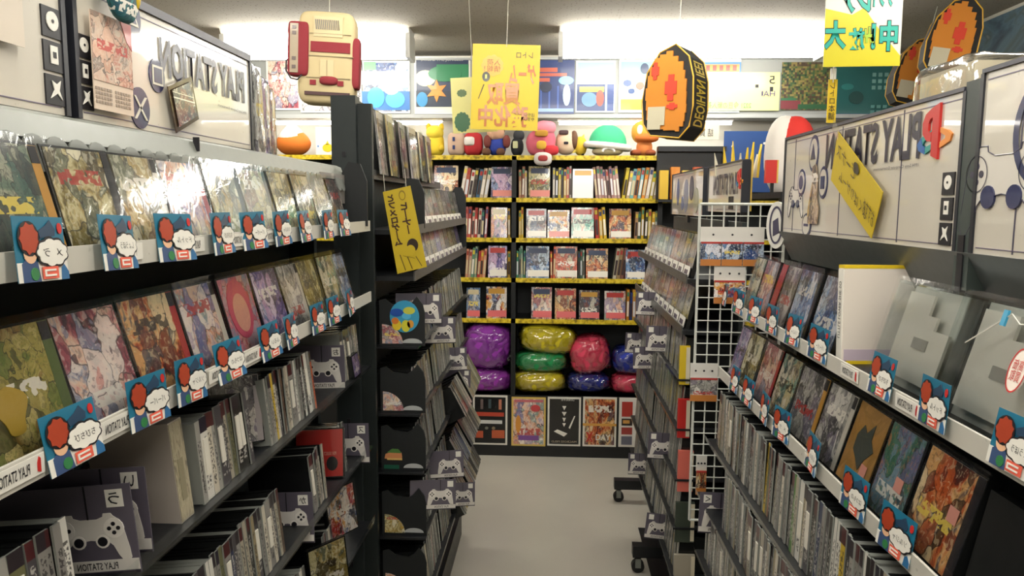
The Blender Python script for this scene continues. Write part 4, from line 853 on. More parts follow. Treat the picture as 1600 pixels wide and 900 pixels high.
# ------------------------------------------------------------------ header signs
def ring(cx, cz, r, w, n=32):
    g = Geo(); v = []; f = []
    return cx, cz, r, w, n
def ring_part(name, parent, cx, cz, rx, rz, wd, m, y=-.002):
    n = 36; v = []; f = []
    for i in range(n):
        a = 2*PI*i/n
        v += [(cx+rx*math.cos(a), y, cz+rz*math.sin(a)), (cx+(rx-wd)*math.cos(a), y, cz+(rz-wd)*math.sin(a))]
    for i in range(n): j = (i+1) % n; f.append((2*i, 2*i+1, 2*j+1, 2*j))
    return part(name, Geo().add(v, f), m, parent)
def sign_logo(t, cx, cz, s):
    """upright red letter over a folded coloured S, mirrored as in the picture"""
    X = lambda pts: [(cx-a*s, cz+b*s) for a, b in pts]
    part_pts = {'logo_red': ([(-.12, -.5), (.12, -.42), (.12, .28), (.2, .26), (.26, .18), (.26, .06), (.2, .0), (.14, .02), (.14, -.16), (.3, -.14), (.46, .0), (.48, .2), (.38, .36), (.14, .46), (-.12, .52)], RED, -.004),
                'logo_yellow': ([(-.16, -.3), (-.5, -.2), (-.56, -.08), (-.42, .0), (-.16, .07), (-.16, -.02), (-.34, -.09), (-.34, -.14), (-.16, -.19)], ORANGE, -.003),
                'logo_teal': ([(.14, -.3), (.36, -.38), (.6, -.3), (.66, -.18), (.52, -.06), (.14, .06), (.14, -.04), (.4, -.13), (.46, -.2), (.36, -.25), (.14, -.2)], TEALINK, -.003),
                'logo_blue': ([(.36, -.38), (.6, -.3), (.66, -.18), (.52, -.06), (.46, -.2), (.36, -.25)], BLUEINK, -.0035)}
    for k, (pts, m, d) in part_pts.items(): slab(k, X(pts), m, t, d, 0)
def icon_column(t, x, z0, s, n=3):
    for i in range(n):
        o = slab('icon_block', rect(x-s/2, x+s/2, z0+i*s*1.12, z0+i*s*1.12+s), INK, t, -.002, 0)
        if i == 2: slab('icon_disc', oval(s*.3, s*.32, 18, x, z0+i*s*1.12+s*.55), WHITE, o, -.003, -.001); slab('icon_hole', oval(s*.06, s*.06, 10, x, z0+i*s*1.12+s*.55), INK, o, -.0036, -.001)
        elif i == 1: slab('icon_card', rect(x-s*.18, x+s*.18, z0+i*s*1.12+s*.25, z0+i*s*1.12+s*.85), WHITE, o, -.003, -.001); slab('icon_slot', rect(x-s*.08, x+s*.08, z0+i*s*1.12+s*.45, z0+i*s*1.12+s*.65), INK, o, -.0036, -.001)
        else: slab('icon_figure', [(x-s*.3, z0+s*.2), (x-s*.1, z0+s*.5), (x-s*.2, z0+s*.8), (x+s*.05, z0+s*.7), (x+s*.25, z0+s*.85), (x+s*.15, z0+s*.5), (x+s*.3, z0+s*.2), (x+s*.05, z0+s*.4)], WHITE, o, -.003, -.001)
# left header: local x runs away from the viewer along the aisle
HX = -.58
def header(name, label, X, y0, y1, z0, z1, rot, frame=NAVY, top=.012):
    t = thing(name, label, 'sign', (X, (y0+y1)/2, z0), (0, 0, rot)); W = (y1-y0)/2; Hh = z1-z0
    part('panel', B(-W, W, 0, .02, 0, Hh), PANEL, t)
    part('top_frame', B(-W, W, -.004, .022, Hh, Hh+top), mat('frame_slate', '3c3c48', .4), t)
    for s in (-1, 1): part('side_frame', B(s*W-.004, s*W+.004, -.003, .022, 0, Hh), mat('frame_dark', '20222a', .4), t)
    slab('border_line', rect(-W+.01, W-.01, .008, .0092), C('6a6078'), t, -.0008, 0); slab('border_line', rect(-W+.01, W-.01, Hh-.0105, Hh-.009), C('6a6078'), t, -.0008, 0)
    return t, W, Hh
t, W, Hh = header('header_sign', 'glossy pale header sign with round button symbols and mirrored capital title, left shelf', HX, .89, 1.415, 1.702, 1.868, LEFT)
LY = lambda y: y-1.1525
def sym(y, z, kind, r=.026):
    o = slab('button_disc', oval(r*.95, r*1.1, 28, LY(y), z), NAVY, t, -.0018, 0); x = LY(y)
    if kind == 'tri':
        slab('symbol', [(x-.017, z-.011), (x+.017, z-.011), (x, z+.019)], C('d8d0c0'), o, -.003, -.001); slab('symbol_hole', [(x-.011, z-.0075), (x+.011, z-.0075), (x, z+.012)], NAVY, o, -.0036, -.001)
    elif kind == 'sq': slab('symbol', rect(x-.014, x+.014, z-.014, z+.014), C('d8d0c0'), o, -.003, -.001); slab('symbol_hole', rect(x-.0105, x+.0105, z-.0105, z+.0105), NAVY, o, -.0036, -.001)
    elif kind == 'x':
        for s in (-1, 1): slab('symbol', [(x-.014*s-.0025, z-.016), (x-.014*s+.0025, z-.016), (x+.014*s+.0025, z+.016), (x+.014*s-.0025, z+.016)], C('d8d0c0'), o, -.003, -.001)
SZ = lambda px, py: (ypx(px, HX, 100), at_x(px, py, HX).z-1.702)
sym(*SZ(206, 28), 'tri'); sym(*SZ(243, 118), 'sq', .022); sym(*SZ(214, 168), 'x', .026)
lettering('PLAY STATION', .30, .058, mat('title_ink', '24243a', .3), t, (LY(1.235), -.002, .112), bold=.035)
lettering('1994 Sony Computer Entertainment', .12, .006, TEXTGREY, t, (LY(1.33), -.002, .066))
icon_column(t, LY(.905), .012, .028, 3)
t, W, Hh = header('header_sign', 'pale header sign with red and orange mark beside the calendar, nearest the aisle entrance', HX, .35, .868, 1.702, 1.868, LEFT)
sign_logo(t, .835-.609, .165, .06); icon_column(t, .848-.609, .010, .034, 3)
slab('border_line', rect(-W+.1, -W+.102, .0, Hh), C('6a6078'), t, -.0008, 0)
# grey channel and scalloped strip under the left headers
t = thing('header_channel', 'grey steel channel with a scalloped paper edge above the top left covers', 'channel', (-.575, 1.1, 1.64))
part('channel', Geo().add([(0, -.75, .06), (.012, -.75, .055), (.022, -.75, .028), (0, -.75, .024), (0, .86, .06), (.012, .86, .055), (.022, .86, .028), (0, .86, .024)], [(0, 1, 2, 3), (7, 6, 5, 4), (0, 4, 5, 1), (1, 5, 6, 2), (2, 6, 7, 3), (3, 7, 4, 0)]), GREYM, t)
sm = Geo().prism(oval(.021, .021, 16), -.001, .001).mesh('scallop', mat('scallop_grey', '6f726c', .5))
for k in range(43): link('scallop', sm, t, (.027+.0008*(k % 2), -.74+.037*k, .012), (-.27, 0, LEFT))
for y in (1.145,): part('hook', B(.012, .022, y-1.1-.001, y-1.1+.001, .04, .062), INK, t)
# calendar, dark postcard, teal tag and paper on the left headers
def quad_card(name, X, corners, m, label, cat, thick=.0015, group=None, face=1, extra=None):
    """flat card fixed against a header; corners in pixels on the plane x = X, clockwise from top left"""
    p = [at_x(a, b, X) for a, b in corners]; c = sum(p, Vector())/len(p)
    zmin = min(q.z for q in p); o_ = Vector((X, c.y, zmin))
    t = thing(name, label, cat, tuple(o_), group=group)
    n = len(p); v = [tuple(q-o_) for q in p]+[tuple(q-o_+Vector((-face*thick, 0, 0))) for q in p]
    part('sheet', Geo().add(v, [tuple(range(n)), tuple(range(2*n-1, n-1, -1))]+[(i, i+n, (i+1) % n+n, (i+1) % n) for i in range(n)]), m, t)
    return t, p, o_
CALP = art('calendar_print', ['c89a80', 'd8b098', 'b87a68', 'd0b8a4', '8a7a70', 'dcc8b4'], scale=1.8, rough=.6, coat=0, figs=True)
t = thing('wall_calendar', 'peach picture calendar hung on the left header sign', 'calendar', (-.570, .953, 1.722), (0, 0, LEFT))
part('sheet', B(-.045, .042, 0, .0012, -.006, .114), C('d8c4b0', .6), t); part('picture', B(-.045, .042, -.0008, 0, .030, .114), CALP, t); slab('red_corner', [(.018, .114), (.042, .114), (.042, .08), (.03, .09)], C('b8342a'), t, -.0014, -.0006)
for a in (0, 1):
    for r in range(4):
        for c in range(6): slab('date_cell', rect(-.042+a*.042+c*.006, -.042+a*.042+c*.006+.004, .002+r*.0055, .002+r*.0055+.0035), C('9a8878'), t, -.0008, 0)
t = thing('wall_calendar', 'calendar with a dark picture at the entrance end of the left headers', 'calendar', (-.570, .73, 1.765), (0, 0, LEFT))
part('sheet', B(-.08, .06, 0, .0012, 0, .11), C('d4c8b8', .6), t); part('picture', B(-.08, .06, -.0008, 0, .05, .11), ART['fire'], t)
t, p, o_ = quad_card('postcard', -.572, [(262, 135), (299, 119), (311, 186), (276, 208)], C('4a3a2c', .15), 'dark brown tilted postcard on the left header sign', 'postcard')
q = [o_+(x-o_)*1 for x in p]; c = sum(q, Vector())/4
part('picture', Geo().add([tuple((c+(x-c)*.8)-o_+Vector((.002, 0, 0))) for x in q], [(0, 3, 2, 1)]), ART['night'], t)
t = thing('hanging_tag', 'teal and yellow rounded fabric tag hanging from the top of the left header', 'tag', (-.555, .955, 1.835), (0, 0, LEFT))
part('body', Geo().ellipsoid((0, 0, .045), (.034, .01, .05), .8, 20, 12), art('teal_cloth', ['123a44', '1f6a78', '2a8a8a', '184a5a', '3a7a70'], scale=2, rough=.6, coat=0), t, smooth=True); part('yellow_edge', Geo().ellipsoid((.022, -.004, .052), (.008, .008, .036), .8, 12, 8), C('d8b82a'), t, smooth=True); part('hanger', B(-.002, .002, -.002, .002, .09, .13), INK, t)
for k, (y, m, lb) in enumerate([(1.455, 'grey', 'stack of plastic-wrapped flyers standing at the end of the left header'), (1.495, 'violet', 'plastic-wrapped violet magazine behind the flyers at the header end'), (1.535, 'pastel', 'white and orange wrapped box at the far end of the top left shelf')]):
    o = tag(part('wrapped_magazine', B(-.02, .02, 0, .06, 0, .165-.015*k), ART[m], None, (-.575-.004*k, y, 1.70), (-.03, rnd.uniform(-.04, .04), LEFT)), lb, 'magazine')
    part('plastic_wrap', Geo().ellipsoid((0, .03, .082-.007*k), (.0215, .034, .088-.007*k), .3, 32, 20, ridge=.06, freq=40), BAG, o, smooth=True)
    part('support', B(-.02, .02, .006, .014, -.03, 0), GREYM, o)

# right headers (local x runs toward the viewer)
HR = .60
t, W, Hh = header('header_sign', 'long white header sign with red folded mark and mirrored capital title, right shelf', HR, 1.128, 1.955, 1.535, 1.768, RIGHT, top=.006)
RYL = lambda y: 1.5415-y
def zr(px, py): return at_x(px, py, HR).z-1.535
def yr(px): return RYL(ypx(px, HR, 250))
lettering('PLAY STATION', yr(1437)-yr(1291), .078, mat('title_ink', '24243a', .3), t, ((yr(1437)+yr(1291))/2, -.002, zr(1425, 213)), bold=.03)
sign_logo(t, yr(1462), zr(1462, 207), .085); lettering('1994 Sony Computer Entertainment', .17, .007, TEXTGREY, t, (yr(1400), -.002, zr(1400, 262)))
icon_column(t, yr(1486), zr(1485, 384), .034, 3)
for px in (1243, 1315, 1409): slab('panel_seam', rect(yr(px)-.001, yr(px)+.001, 0.004, Hh-.004), C('4a4658'), t, -.001, 0)
def outline_disc(px, py, rx, rz, sub):
    x, z = yr(px), zr(px, py); slab('button_disc', oval(rx, rz, 26, x, z), NAVY, t, -.0018, 0); slab('button_face', oval(rx*.8, rz*.8, 26, x, z), PANEL, t, -.0026, -.001)
    slab('symbol', sub(x, z), NAVY, t, -.0034, -.002)
outline_disc(1272, 240, .03, .042, lambda x, z: [(x-.016, z-.014), (x+.016, z-.014), (x, z+.022)])
outline_disc(1255, 285, .026, .032, lambda x, z: oval(.014, .017, 16, x, z)); outline_disc(1289, 285, .026, .036, lambda x, z: rect(x-.012, x+.012, z-.014, z+.014)); outline_disc(1266, 352, .03, .028, lambda x, z: rect(x-.014, x+.014, z-.003, z+.003))
def pad_drawing(t, cx, cz, s, line=.002, m=None):
    m = m or C('3a3648'); pts = [(cx+a*s, cz+b*s) for a, b in pad_outline()]
    g = Geo(); g.tube([(a, -.0015, b) for a, b in pts], line, 5, closed=True); part('gamepad_outline', g, m, t)
    slab('gamepad_print', pts, C('d6d0c6'), t, -.0012, 0)
    for sx in (-1, 1):
        slab('gamepad_stick', oval(.008*s, .008*s, 18, cx+sx*.0145*s, cz+.002*s), NAVY, t, -.003, 0); ring_part('gamepad_ring', t, cx+sx*.030*s, cz+.018*s, .013*s, .013*s, .0008*s, m, -.002)
        for dx, dz in ((.0055, 0), (-.0055, 0), (0, .0055), (0, -.0055)): slab('gamepad_button', oval(.0026*s, .0026*s, 10, cx+(sx*.030+dx)*s, cz+(.018+dz)*s), m, t, -.0022, 0)
pad_drawing(t, yr(1247), zr(1247, 320), 1.2, .0008)
o = part('figure_sticker', Geo().prism([(yr(1277)+a, zr(1275, 350)+b) for a, b in [(-.03, 0), (.03, .0), (.035, .035), (.02, .06), (.022, .10), (.006, .135), (-.014, .13), (-.012, .095), (-.024, .06), (-.035, .03)]], -.005, -.0035), art('sticker_cloth', ['2a2a36', 'b8a080', 'd0b8a0', '5a4a50', 'c8a050'], scale=2), t)
t, W, Hh = header('header_sign', 'white header sign with a large gamepad drawing, right shelf at the aisle entrance', HR, .55, 1.085, 1.535, 1.785, RIGHT, top=.006)
RYL2 = lambda px: (.8175)-ypx(px, HR, 300)
pad_drawing(t, RYL2(1566), .075, 2.0, .0009)
for px in (1590,): slab('panel_seam', rect(RYL2(px)-.001, RYL2(px)+.001, 0.004, Hh-.004), C('4a4658'), t, -.001, 0)
ring_part('round_symbol', t, RYL2(1625), .16, .06, .07, .012, NAVY)
t = thing('header_channel', 'dark grey steel channel under the right header signs', 'channel', (.6, 1.2, 1.46))
part('channel', Geo().add([(-.005, -.95, .075), (.015, -.95, .075), (.05, -.95, .0), (.035, -.95, .0), (-.005, .78, .075), (.015, .78, .075), (.05, .78, .0), (.035, .78, .0)], [(3, 2, 1, 0), (4, 5, 6, 7), (1, 5, 4, 0), (2, 6, 5, 1), (3, 7, 6, 2), (0, 4, 7, 3)]), mat('channel_grey', '565a58', .35), t)
part('link_bracket', B(-.004, .004, -.10, -.085, .0, .1), INK, t)
part('end_bracket', B(-.002, .03, -.112, -.074, .02, .32), mat('bracket_green', '3a423e', .5), t)
t, p, o_ = quad_card('handwritten_card', .588, [(1309, 205), (1379, 300), (1361, 373), (1298, 281)], YEL, 'slanting yellow handwritten card taped across the right header title', 'sign', face=-1)
U = (p[1]-p[0]); V = (p[3]-p[0]); nrm = Vector((-.0022, 0, 0))
def on_card(s_, u, v, wu, hv, m, ang=0):
    me = text_mesh(s_, 1, 1, m, True); o = link('lettering', me.copy(), t)
    for vv in o.data.vertices: vv.co = (p[0]-o_)+U*(u+vv.co.x*wu)+V*(v-vv.co.z*hv)+nrm
on_card('ビーナス', .28, .28, .42, .26, C('3a2c10')); on_card('よくばりゲーム', .50, .66, .62, .22, C('3a2c10')); on_card('おすすめ', .84, .58, .22, .3, C('3a2c10'))
part('black_seal', Geo().add([tuple((p[0]-o_)+U*(.50+.06*math.cos(a))+V*(.17+.10*math.sin(a))+nrm) for a in [2*PI*k/20 for k in range(20)]], [tuple(range(20))]), C('3a3018'), t)
part('tape', Geo().add([tuple((p[0]-o_)+U*a+V*b+nrm*1.3) for a, b in ((-.1, -.15), (.06, -.1), (.06, .12), (-.1, .08))], [(0, 1, 2, 3)]), ACRYL, t)
# white plastic-covered roll and boxes above the right header
a = at_x(1432, 148, .70); b = at_x(1552, 100, .70)
t = thing('covered_box', 'cream box under a crumpled clear plastic sheet above the right header', 'box', (.72, (a.y+b.y)/2, 1.70))
part('box', B(-.03, .06, -.09, .09, 0, .14), C('dcd2b8', .5), t); part('plastic_sheet', Geo().ellipsoid((.015, 0, .075), (.06, .105, .082), .3, 40, 20, noise=.05, freq=40), BAG, t, smooth=True); part('support_leg', B(0, .02, -.02, .02, -.16, 0), BLACK, t)
t = thing('round_sign', 'round white badge sign with dark swirl at the far end of the right header', 'sign', (.595, 1.985, 1.55), (0, 0, RIGHT+.5))
slab('disc', oval(.035, .062, 28), C('dad6cc'), t, -.003, .003); ring_part('swirl', t, .0, 0, .024, .05, .006, C('4a4658'), -.004); slab('swirl_core', [(-.01, -.03), (.012, -.02), (.006, .02), (-.012, .01)], C('4a4658'), t, -.0038, -.002); part('stem', B(-.004, .004, .003, .02, -.02, .02), GREYM, t)

# ------------------------------------------------------------------ large items on the upper right shelf
z = R1[0][0]; q = at_x(1326, 577, .515)
t = thing('boxed_game', 'large cream boxed game with yellow edges standing between blue covers and clear cases', 'game box', (.512, 1.30, z), (-.05, 0, .06))
part('carton', B(0, .185, 0, .022, .006, .168), C('e2d8cc', .45), t); part('yellow_top', B(0, .185, -.0004, .0224, .168, .174), C('e0c024'), t); part('yellow_foot', B(.008, .12, -.001, .022, 0, .006), C('e0c024'), t); part('lilac_band', B(.003, .182, -.001, 0, .006, .026), C('c4b4c0'), t)
part('spine', B(-.001, 0, .001, .021, .008, .166), WHITE, t); lettering('LITTLE LOVER SHE SO', .10, .009, INK, t, (-.0018, .011, .095), rot=(0, PI/2, -PI/2)) if True else None
CBAG = film('clear_case_bag', .08, 20, .05, k=.8)
def clear_case(y, label, W=.19, Hh=.165, insert=True, sticker=False):
    t = thing('clear_case', label, 'clear case', (.515, y, z+.001), (-.27, 0, RIGHT))
    part('shell', Geo().add([(-W/2, 0, 0), (W/2, 0, 0), (W/2, 0, Hh), (-W/2, 0, Hh), (-W/2, .028, 0), (W/2, .028, 0), (W/2, .028, Hh), (-W/2, .028, Hh)], [(0, 1, 2, 3), (0, 4, 5, 1), (1, 5, 6, 2), (2, 6, 7, 3), (3, 7, 4, 0)]), ACRYL, t)
    part('backing', B(-W/2+.004, W/2-.004, .024, .027, .003, Hh-.003), C('c8c6bc', .3), t)
    slab('insert', [(-W*.40, .02), (W*.34, .02), (W*.34, Hh*.62), (W*.12, Hh*.62), (W*.12, Hh*.74), (-W*.02, Hh*.74), (-W*.02, Hh*.92), (-W*.40, Hh*.92)], C('e0dace', .4), t, .012, .016)
    for a in ((-W/2, -W/2+.006), (W/2-.006, W/2)): part('edge_rib', B(a[0], a[1], -.002, .029, 0, Hh), ACRYL, t)
    part('top_rib', B(-W/2, W/2, -.002, .029, Hh-.005, Hh), ACRYL, t); part('code_label', B(-.02, .02, .010, .012, Hh*.42, Hh*.52), C('9a968e'), t)
    part('bag', Geo().add([(-W/2-.003, -.006, 0), (W/2+.003, -.006, 0), (W/2+.003, -.006, Hh+.006), (-W/2-.003, -.006, Hh+.006)], [(0, 1, 2, 3)]), CBAG, t)
    if sticker:
        o = slab('oval_sticker', oval(.015, .026, 24, .055, Hh*.55), C('f0e4d8'), t, -.009, -.007); ring_part('sticker_edge', t, .055, Hh*.55, .0155, .0265, .002, RED, -.0095); lettering('高価\n買取', .018, .026, RED, t, (.055, -.0098, Hh*.55))
        part('string', Geo().tube([(-.06, -.008, Hh*.62), (.01, -.008, Hh*.92), (.03, -.008, Hh*.86), (.05, -.008, Hh*.88), (.058, -.008, Hh*.72)], .0009, 5), WHITE, t); part('blue_clip', B(-.004, .004, -.01, -.007, Hh*.82, Hh*.94), C('3a9ac0'), t)
    return t
clear_case(1.105, 'clear plastic display case with a pale stepped insert next to the cream boxed game')
clear_case(.905, 'clear plastic display case with a red and white oval sticker on a string', sticker=True)
clear_case(.70, 'clear plastic display case at the aisle-entrance end of the upper right shelf')
tag(part('black_case_stack', Geo().box(-.07, .07, 0, .03, 0, .13).box(-.066, .066, .03, .05, 0, .125), CASE, None, (.49, .785, R1[1][0]+.001), (-.2, 0, RIGHT)), 'stack of black empty cases beside the fiery battle cover', 'case')

# ------------------------------------------------------------------ wire grid between the right shelves
GY = 2.15
t = thing('wire_grid', 'white wire grid panel standing between the two right shelves', 'wire grid', (.54, GY, .66))
WIRE = mat('white_wire', 'cfd0c8', .35); gx0, gx1, gh = -.115, .125, .945
vm = Geo().tube([(0, 0, 0), (0, 0, gh)], .0022, 6).mesh('wire', WIRE); hm = Geo().tube([(gx0, 0, 0), (gx1, 0, 0)], .0018, 6).mesh('wire', WIRE)
for k in range(8): link('wire', vm, t, (gx0+(gx1-gx0)*k/7, 0, 0))
for k in range(29): link('wire', hm, t, (0, -.003, gh*k/28))
for s in (gx0, gx1): part('frame_rod', Geo().tube([(s, 0, 0), (s, 0, gh)], .004, 8), WIRE, t)
for zz in (0, gh): part('frame_rod', Geo().tube([(gx0, 0, zz), (gx1, 0, zz)], .004, 8), WIRE, t)
part('floor_stand', Geo().box(-.02, .02, -.06, .06, -.66, -.645).box(-.006, .006, -.006, .006, -.66, 0), GREYM, t)
def pack_strip(px0, py0, px1, py1, n, pal, label):
    Y = GY-.012; a = at_y(px0, py1, Y); b = at_y(px1, py0, Y); W = b.x-a.x; Hh = b.z-a.z
    t = thing('card_pack_strip', label, 'card packs', (a.x, Y, a.z), group=None)
    part('hanger_card', B(0, W, 0, .002, Hh*.6, Hh), C('dcd8d0'), t)
    for k in range(n):
        o = part('card_pack', B(W*k/n+.001, W*(k+1)/n-.001, -.004, .001, 0, Hh*.62), ART[pal], t); part('pack_foot', B(W*k/n+.001, W*(k+1)/n-.001, -.005, -.004, 0, Hh*.17), C('c07a3a'), o); part('pack_edge', B(W*k/n+.001, W*(k+1)/n-.001, -.005, -.004, Hh*.57, Hh*.62), C('b83a34'), o)
    for k in range(3): slab('punch_hole', oval(.003, .003, 10, W*(.2+.3*k), Hh*.8), INK, t, -.001, 0)
pack_strip(1093, 355, 1195, 415, 3, 'blue', 'white hanging strip of three blue card packs at the top of the wire grid')
pack_strip(1114, 416, 1165, 474, 1, 'manga', 'single red-framed card pack hanging on the wire grid below the strip of three')
pack_strip(1077, 568, 1122, 626, 1, 'grey', 'orange-edged pack with a grey machine picture low on the wire grid')
pack_strip(1086, 712, 1105, 772, 1, 'fire', 'small red pack low on the wire grid beside the packed spines')

# small headers above the far-right shelf
SX = .565
t, W, Hh = header('header_sign', 'small white header sign with red mark above the far right shelf', SX, 2.24, 2.72, 1.58, 1.735, RIGHT, top=.003)
lettering('PLAY STATION', .34, .07, mat('title_ink', '24243a', .3), t, (.02, -.002, .09), bold=.03); sign_logo(t, .215, .10, .06); part('support', B(-.02, .02, .005, .015, -.05, 0), BLACK, t); slab('dark_panel', rect(.08, .14, .01, .05), INK, t, -.0015, 0)
t, W, Hh = header('header_sign', 'crumpled white header sheet with blue drawing at the bookcase end of the far right shelf', SX, 2.80, 3.52, 1.56, 1.74, RIGHT, top=.003)
for k, (x, z_, r1, r2) in enumerate(((-.2, .10, .03, .06), (.0, .08, .05, .07), (.12, .11, .04, .05), (-.08, .05, .03, .03), (.22, .06, .05, .05))): slab('blue_drawing', oval(r1, r2, 14, x, z_), C(['4a5a90', '8a90a8', '3a3f60', '6a78a8', 'a8a890'][k]), t, -.0012-.0002*k, 0)
part('support', B(-.02, .02, .005, .015, -.03, 0), BLACK, t)
for (x0, y0, x1, y1, Y, c, lb) in [(1148, 252, 1177, 330, 2.4, '1a2024', 'tall black board with yellow edge behind the small far header sign'), (1196, 250, 1217, 286, 2.6, 'c0302a', 'red box above the wire grid behind the right header')]:
    a = at_y(x0, y1, Y); b = at_y(x1, y0, Y); t = thing('display_board', lb, 'board', (a.x, Y, a.z)); part('board', B(0, b.x-a.x, 0, .02, 0, b.z-a.z), C(c), t); part('edge_strip', B(b.x-a.x-.005, b.x-a.x, -.001, .021, 0, b.z-a.z), C('c8a84a'), t); part('support', B(.02, .03, .005, .015, min(1.645, a.z-.01)-a.z if Y > 2.5 else 1.3-a.z, 0), BLACK, t)
a = at_y(1150, 262, 2.6); t = thing('gold_ornament', 'spiky gold paper ornament above the black board', 'ornament', tuple(a))
for k in range(9): part('spike', Geo().prism([(-.07+.025*k, -.03), (-.05+.025*k, -.03), (-.075+.03*k, .05+.02*(k % 3))], -.004, .004), C('d8b428' if k % 3 else 'c8c0a8'), t, rot=(0, 0, .1*k))

# ------------------------------------------------------------------ hanging signs and cushions
STR = mat('pale_cord', 'b8b4a4', .6)
def hang_card(name, px0, py0, px1, py1, Y, m, label, roll=0.0, extra=None, yaw=0.0, cat='sign'):
    a = at_y(px0, py1, Y); b = at_y(px1, py0, Y); W = b.x-a.x; Hh = b.z-a.z
    t = thing(name, label, cat, ((a.x+b.x)/2, Y, a.z), (0, roll, yaw))
    part('card', B(-W/2, W/2, 0, .002, 0, Hh), m, t); part('cord', Geo().tube([(0, 0, Hh-.01), (math.sin(-roll)*.0, 0, (CEIL-a.z)/math.cos(roll))], .0016, 6), STR, t)
    if extra: extra(t, W, Hh)
    return t
ORI = C('a85a14')
def sign_yellow(t, W, Hh):
    T = lambda s_, w_, h_, x, z_, m, rot=0: lettering(s_, W*w_, Hh*h_, m, t, (W*x, -.0022, Hh*z_), rot=(0, rot, 0))
    slab('orange_patch', cloud(-.2*W, .75*Hh, .15*W, .11*Hh, 11), C('e09a2c'), t, -.001, 0)
    T('入荷\n情報！', .24, .15, -.2, .75, C('7a4a10')); T('レトロ', .24, .07, .27, .88, INK)
    lettering('ゲーム', W*.40, Hh*.24, ORI, t, (W*.25, -.0018, Hh*.66), bold=.03); lettering('買取', W*.5, Hh*.26, C('a8640f'), t, (-.02*W, -.0018, Hh*.42), bold=.03); lettering('強化中', W*.74, Hh*.26, C('a0580f'), t, (-.02*W, -.0018, Hh*.16), bold=.03)
    slab('seal', oval(.058*W, .058*Hh, 24, -.29*W, .62*Hh), C('2a2a1c'), t, -.002, 0); lettering('1', W*.03, Hh*.05, C('b8b860'), t, (-.29*W, -.0026, Hh*.62))
    slab('stroke', [(-.4*W, .36*Hh), (-.39*W, .36*Hh), (-.31*W, .53*Hh), (-.325*W, .53*Hh)], INK, t, -.0015, 0); T('はやい\nやすい', .16, .10, .37, .16, INK)
hang_card('hanging_sign', 735, 69, 841, 203, 3.2, YEL, 'square yellow handwritten sign hanging from the ceiling in mid aisle', .03, sign_yellow)
hang_card('hanging_sign', 708, 120, 778, 207, 3.5, C('e6e08a'), 'pale yellow sign with green scribbles, half hidden behind the square yellow sign', -.05, lambda t, W, Hh: (slab('green_scribble', cloud(-.28*W, .2*Hh, .16*W, .16*Hh, 13), C('2f6a3c'), t, -.001, 0), slab('green_scribble', cloud(-.26*W, .72*Hh, .1*W, .06*Hh, 9), C('4a6a2c'), t, -.001, 0), lettering('ゲーム', W*.25, Hh*.07, INK, t, (.3*W, -.0015, .08*Hh))))
TQ = C('23a08e')
def sign_right(t, W, Hh):
    slab('yellow_field', [(-.5*W, 0), (.5*W, 0), (.5*W, .12*Hh), (.2*W, .45*Hh), (0, .7*Hh), (-.15*W, .62*Hh), (-.5*W, .7*Hh)], C('c8bc22'), t, -.0008, 0)
    for s_, w_, h_, x, z_, m in (('レア', .40, .32, -.12, .80, TQ), ('ソフト', .30, .26, .22, .84, TQ), ('大', .28, .34, -.36, .38, TQ), ('放', .22, .26, -.08, .33, TQ), ('出', .14, .24, .08, .35, C('9ab830')), ('中！', .34, .36, .28, .36, TQ)):
        lettering(s_, W*w_*1.06, Hh*h_*1.06, INK, t, (W*x, -.0014, Hh*z_), bold=.07); lettering(s_, W*w_, Hh*h_, m, t, (W*x, -.0022, Hh*z_), bold=.04)
hang_card('hanging_sign', 1286, -28, 1414, 104, 2.4, C('cfcdbf'), 'white and yellow sign with turquoise block letters hanging over the right shelf', -.01, sign_right)
hang_card('hanging_strip', 1291, 124, 1309, 192, 2.45, C('c8a818'), 'narrow ochre strip sign hanging below the turquoise lettered sign', 0, lambda t, W, Hh: (lettering('レ\nト\nロ\n本\n舗', W*.7, Hh*.85, INK, t, (0, -.0015, Hh*.5)), part('white_tab', B(-W*.3, W*.3, -.001, .003, Hh, Hh*1.25), WHITE, t)))
# yellow sign on the end of the far-left shelf
Yc = 2.10
a = [at_y(x, y, Yc) for x, y in ((598, 300), (641, 290), (667, 417), (621, 428))]
ctr = at_y(625, 428, Yc); t = thing('handwritten_card', 'tall yellow handwritten card with a face-free doodle hung on the far left shelf end', 'sign', tuple(ctr)); t['label'] = 'tall yellow handwritten card hung on the end of the far left shelf'
V4 = [q_-ctr for q_ in a]
part('card', Geo().add([tuple(v) for v in V4]+[tuple(v+Vector((0, .002, 0))) for v in V4], [(3, 2, 1, 0), (4, 5, 6, 7), (0, 1, 5, 4), (1, 2, 6, 5), (2, 3, 7, 6), (3, 0, 4, 7)]), YEL, t)
U, V = V4[1]-V4[0], V4[3]-V4[0]
def on4(s_, u, v, wu, hv, m):
    o = link('lettering', text_mesh(s_, 1, 1, m, True, .045).copy(), t)
    for vv in o.data.vertices: vv.co = V4[0]+U*(u+vv.co.x*wu)+V*(v-vv.co.z*hv)+Vector((0, -.001, 0))
def shape4(pts, m, d=-.0012, name='ink_shape'): part(name, Geo().add([tuple(V4[0]+U*u+V*v+Vector((0, d, 0))) for u, v in pts], [tuple(range(len(pts)))]), m, t)
on4('ヒ\n｜\nナ\n｜', .66, .37, .30, .38, C('3a1c10')); on4('と\nフ\nメ\nロ\nゲ\n｜\nム', .24, .36, .30, .62, C('3a1c10'))
shape4([(.72+.2*math.cos(k*.3), .70+.08*math.sin(k*.3)) for k in range(21)], C('2c1c10')); shape4([(.62+.17*math.cos(k*.3), .76+.07*math.sin(k*.3)) for k in range(21)], YEL, -.0018)
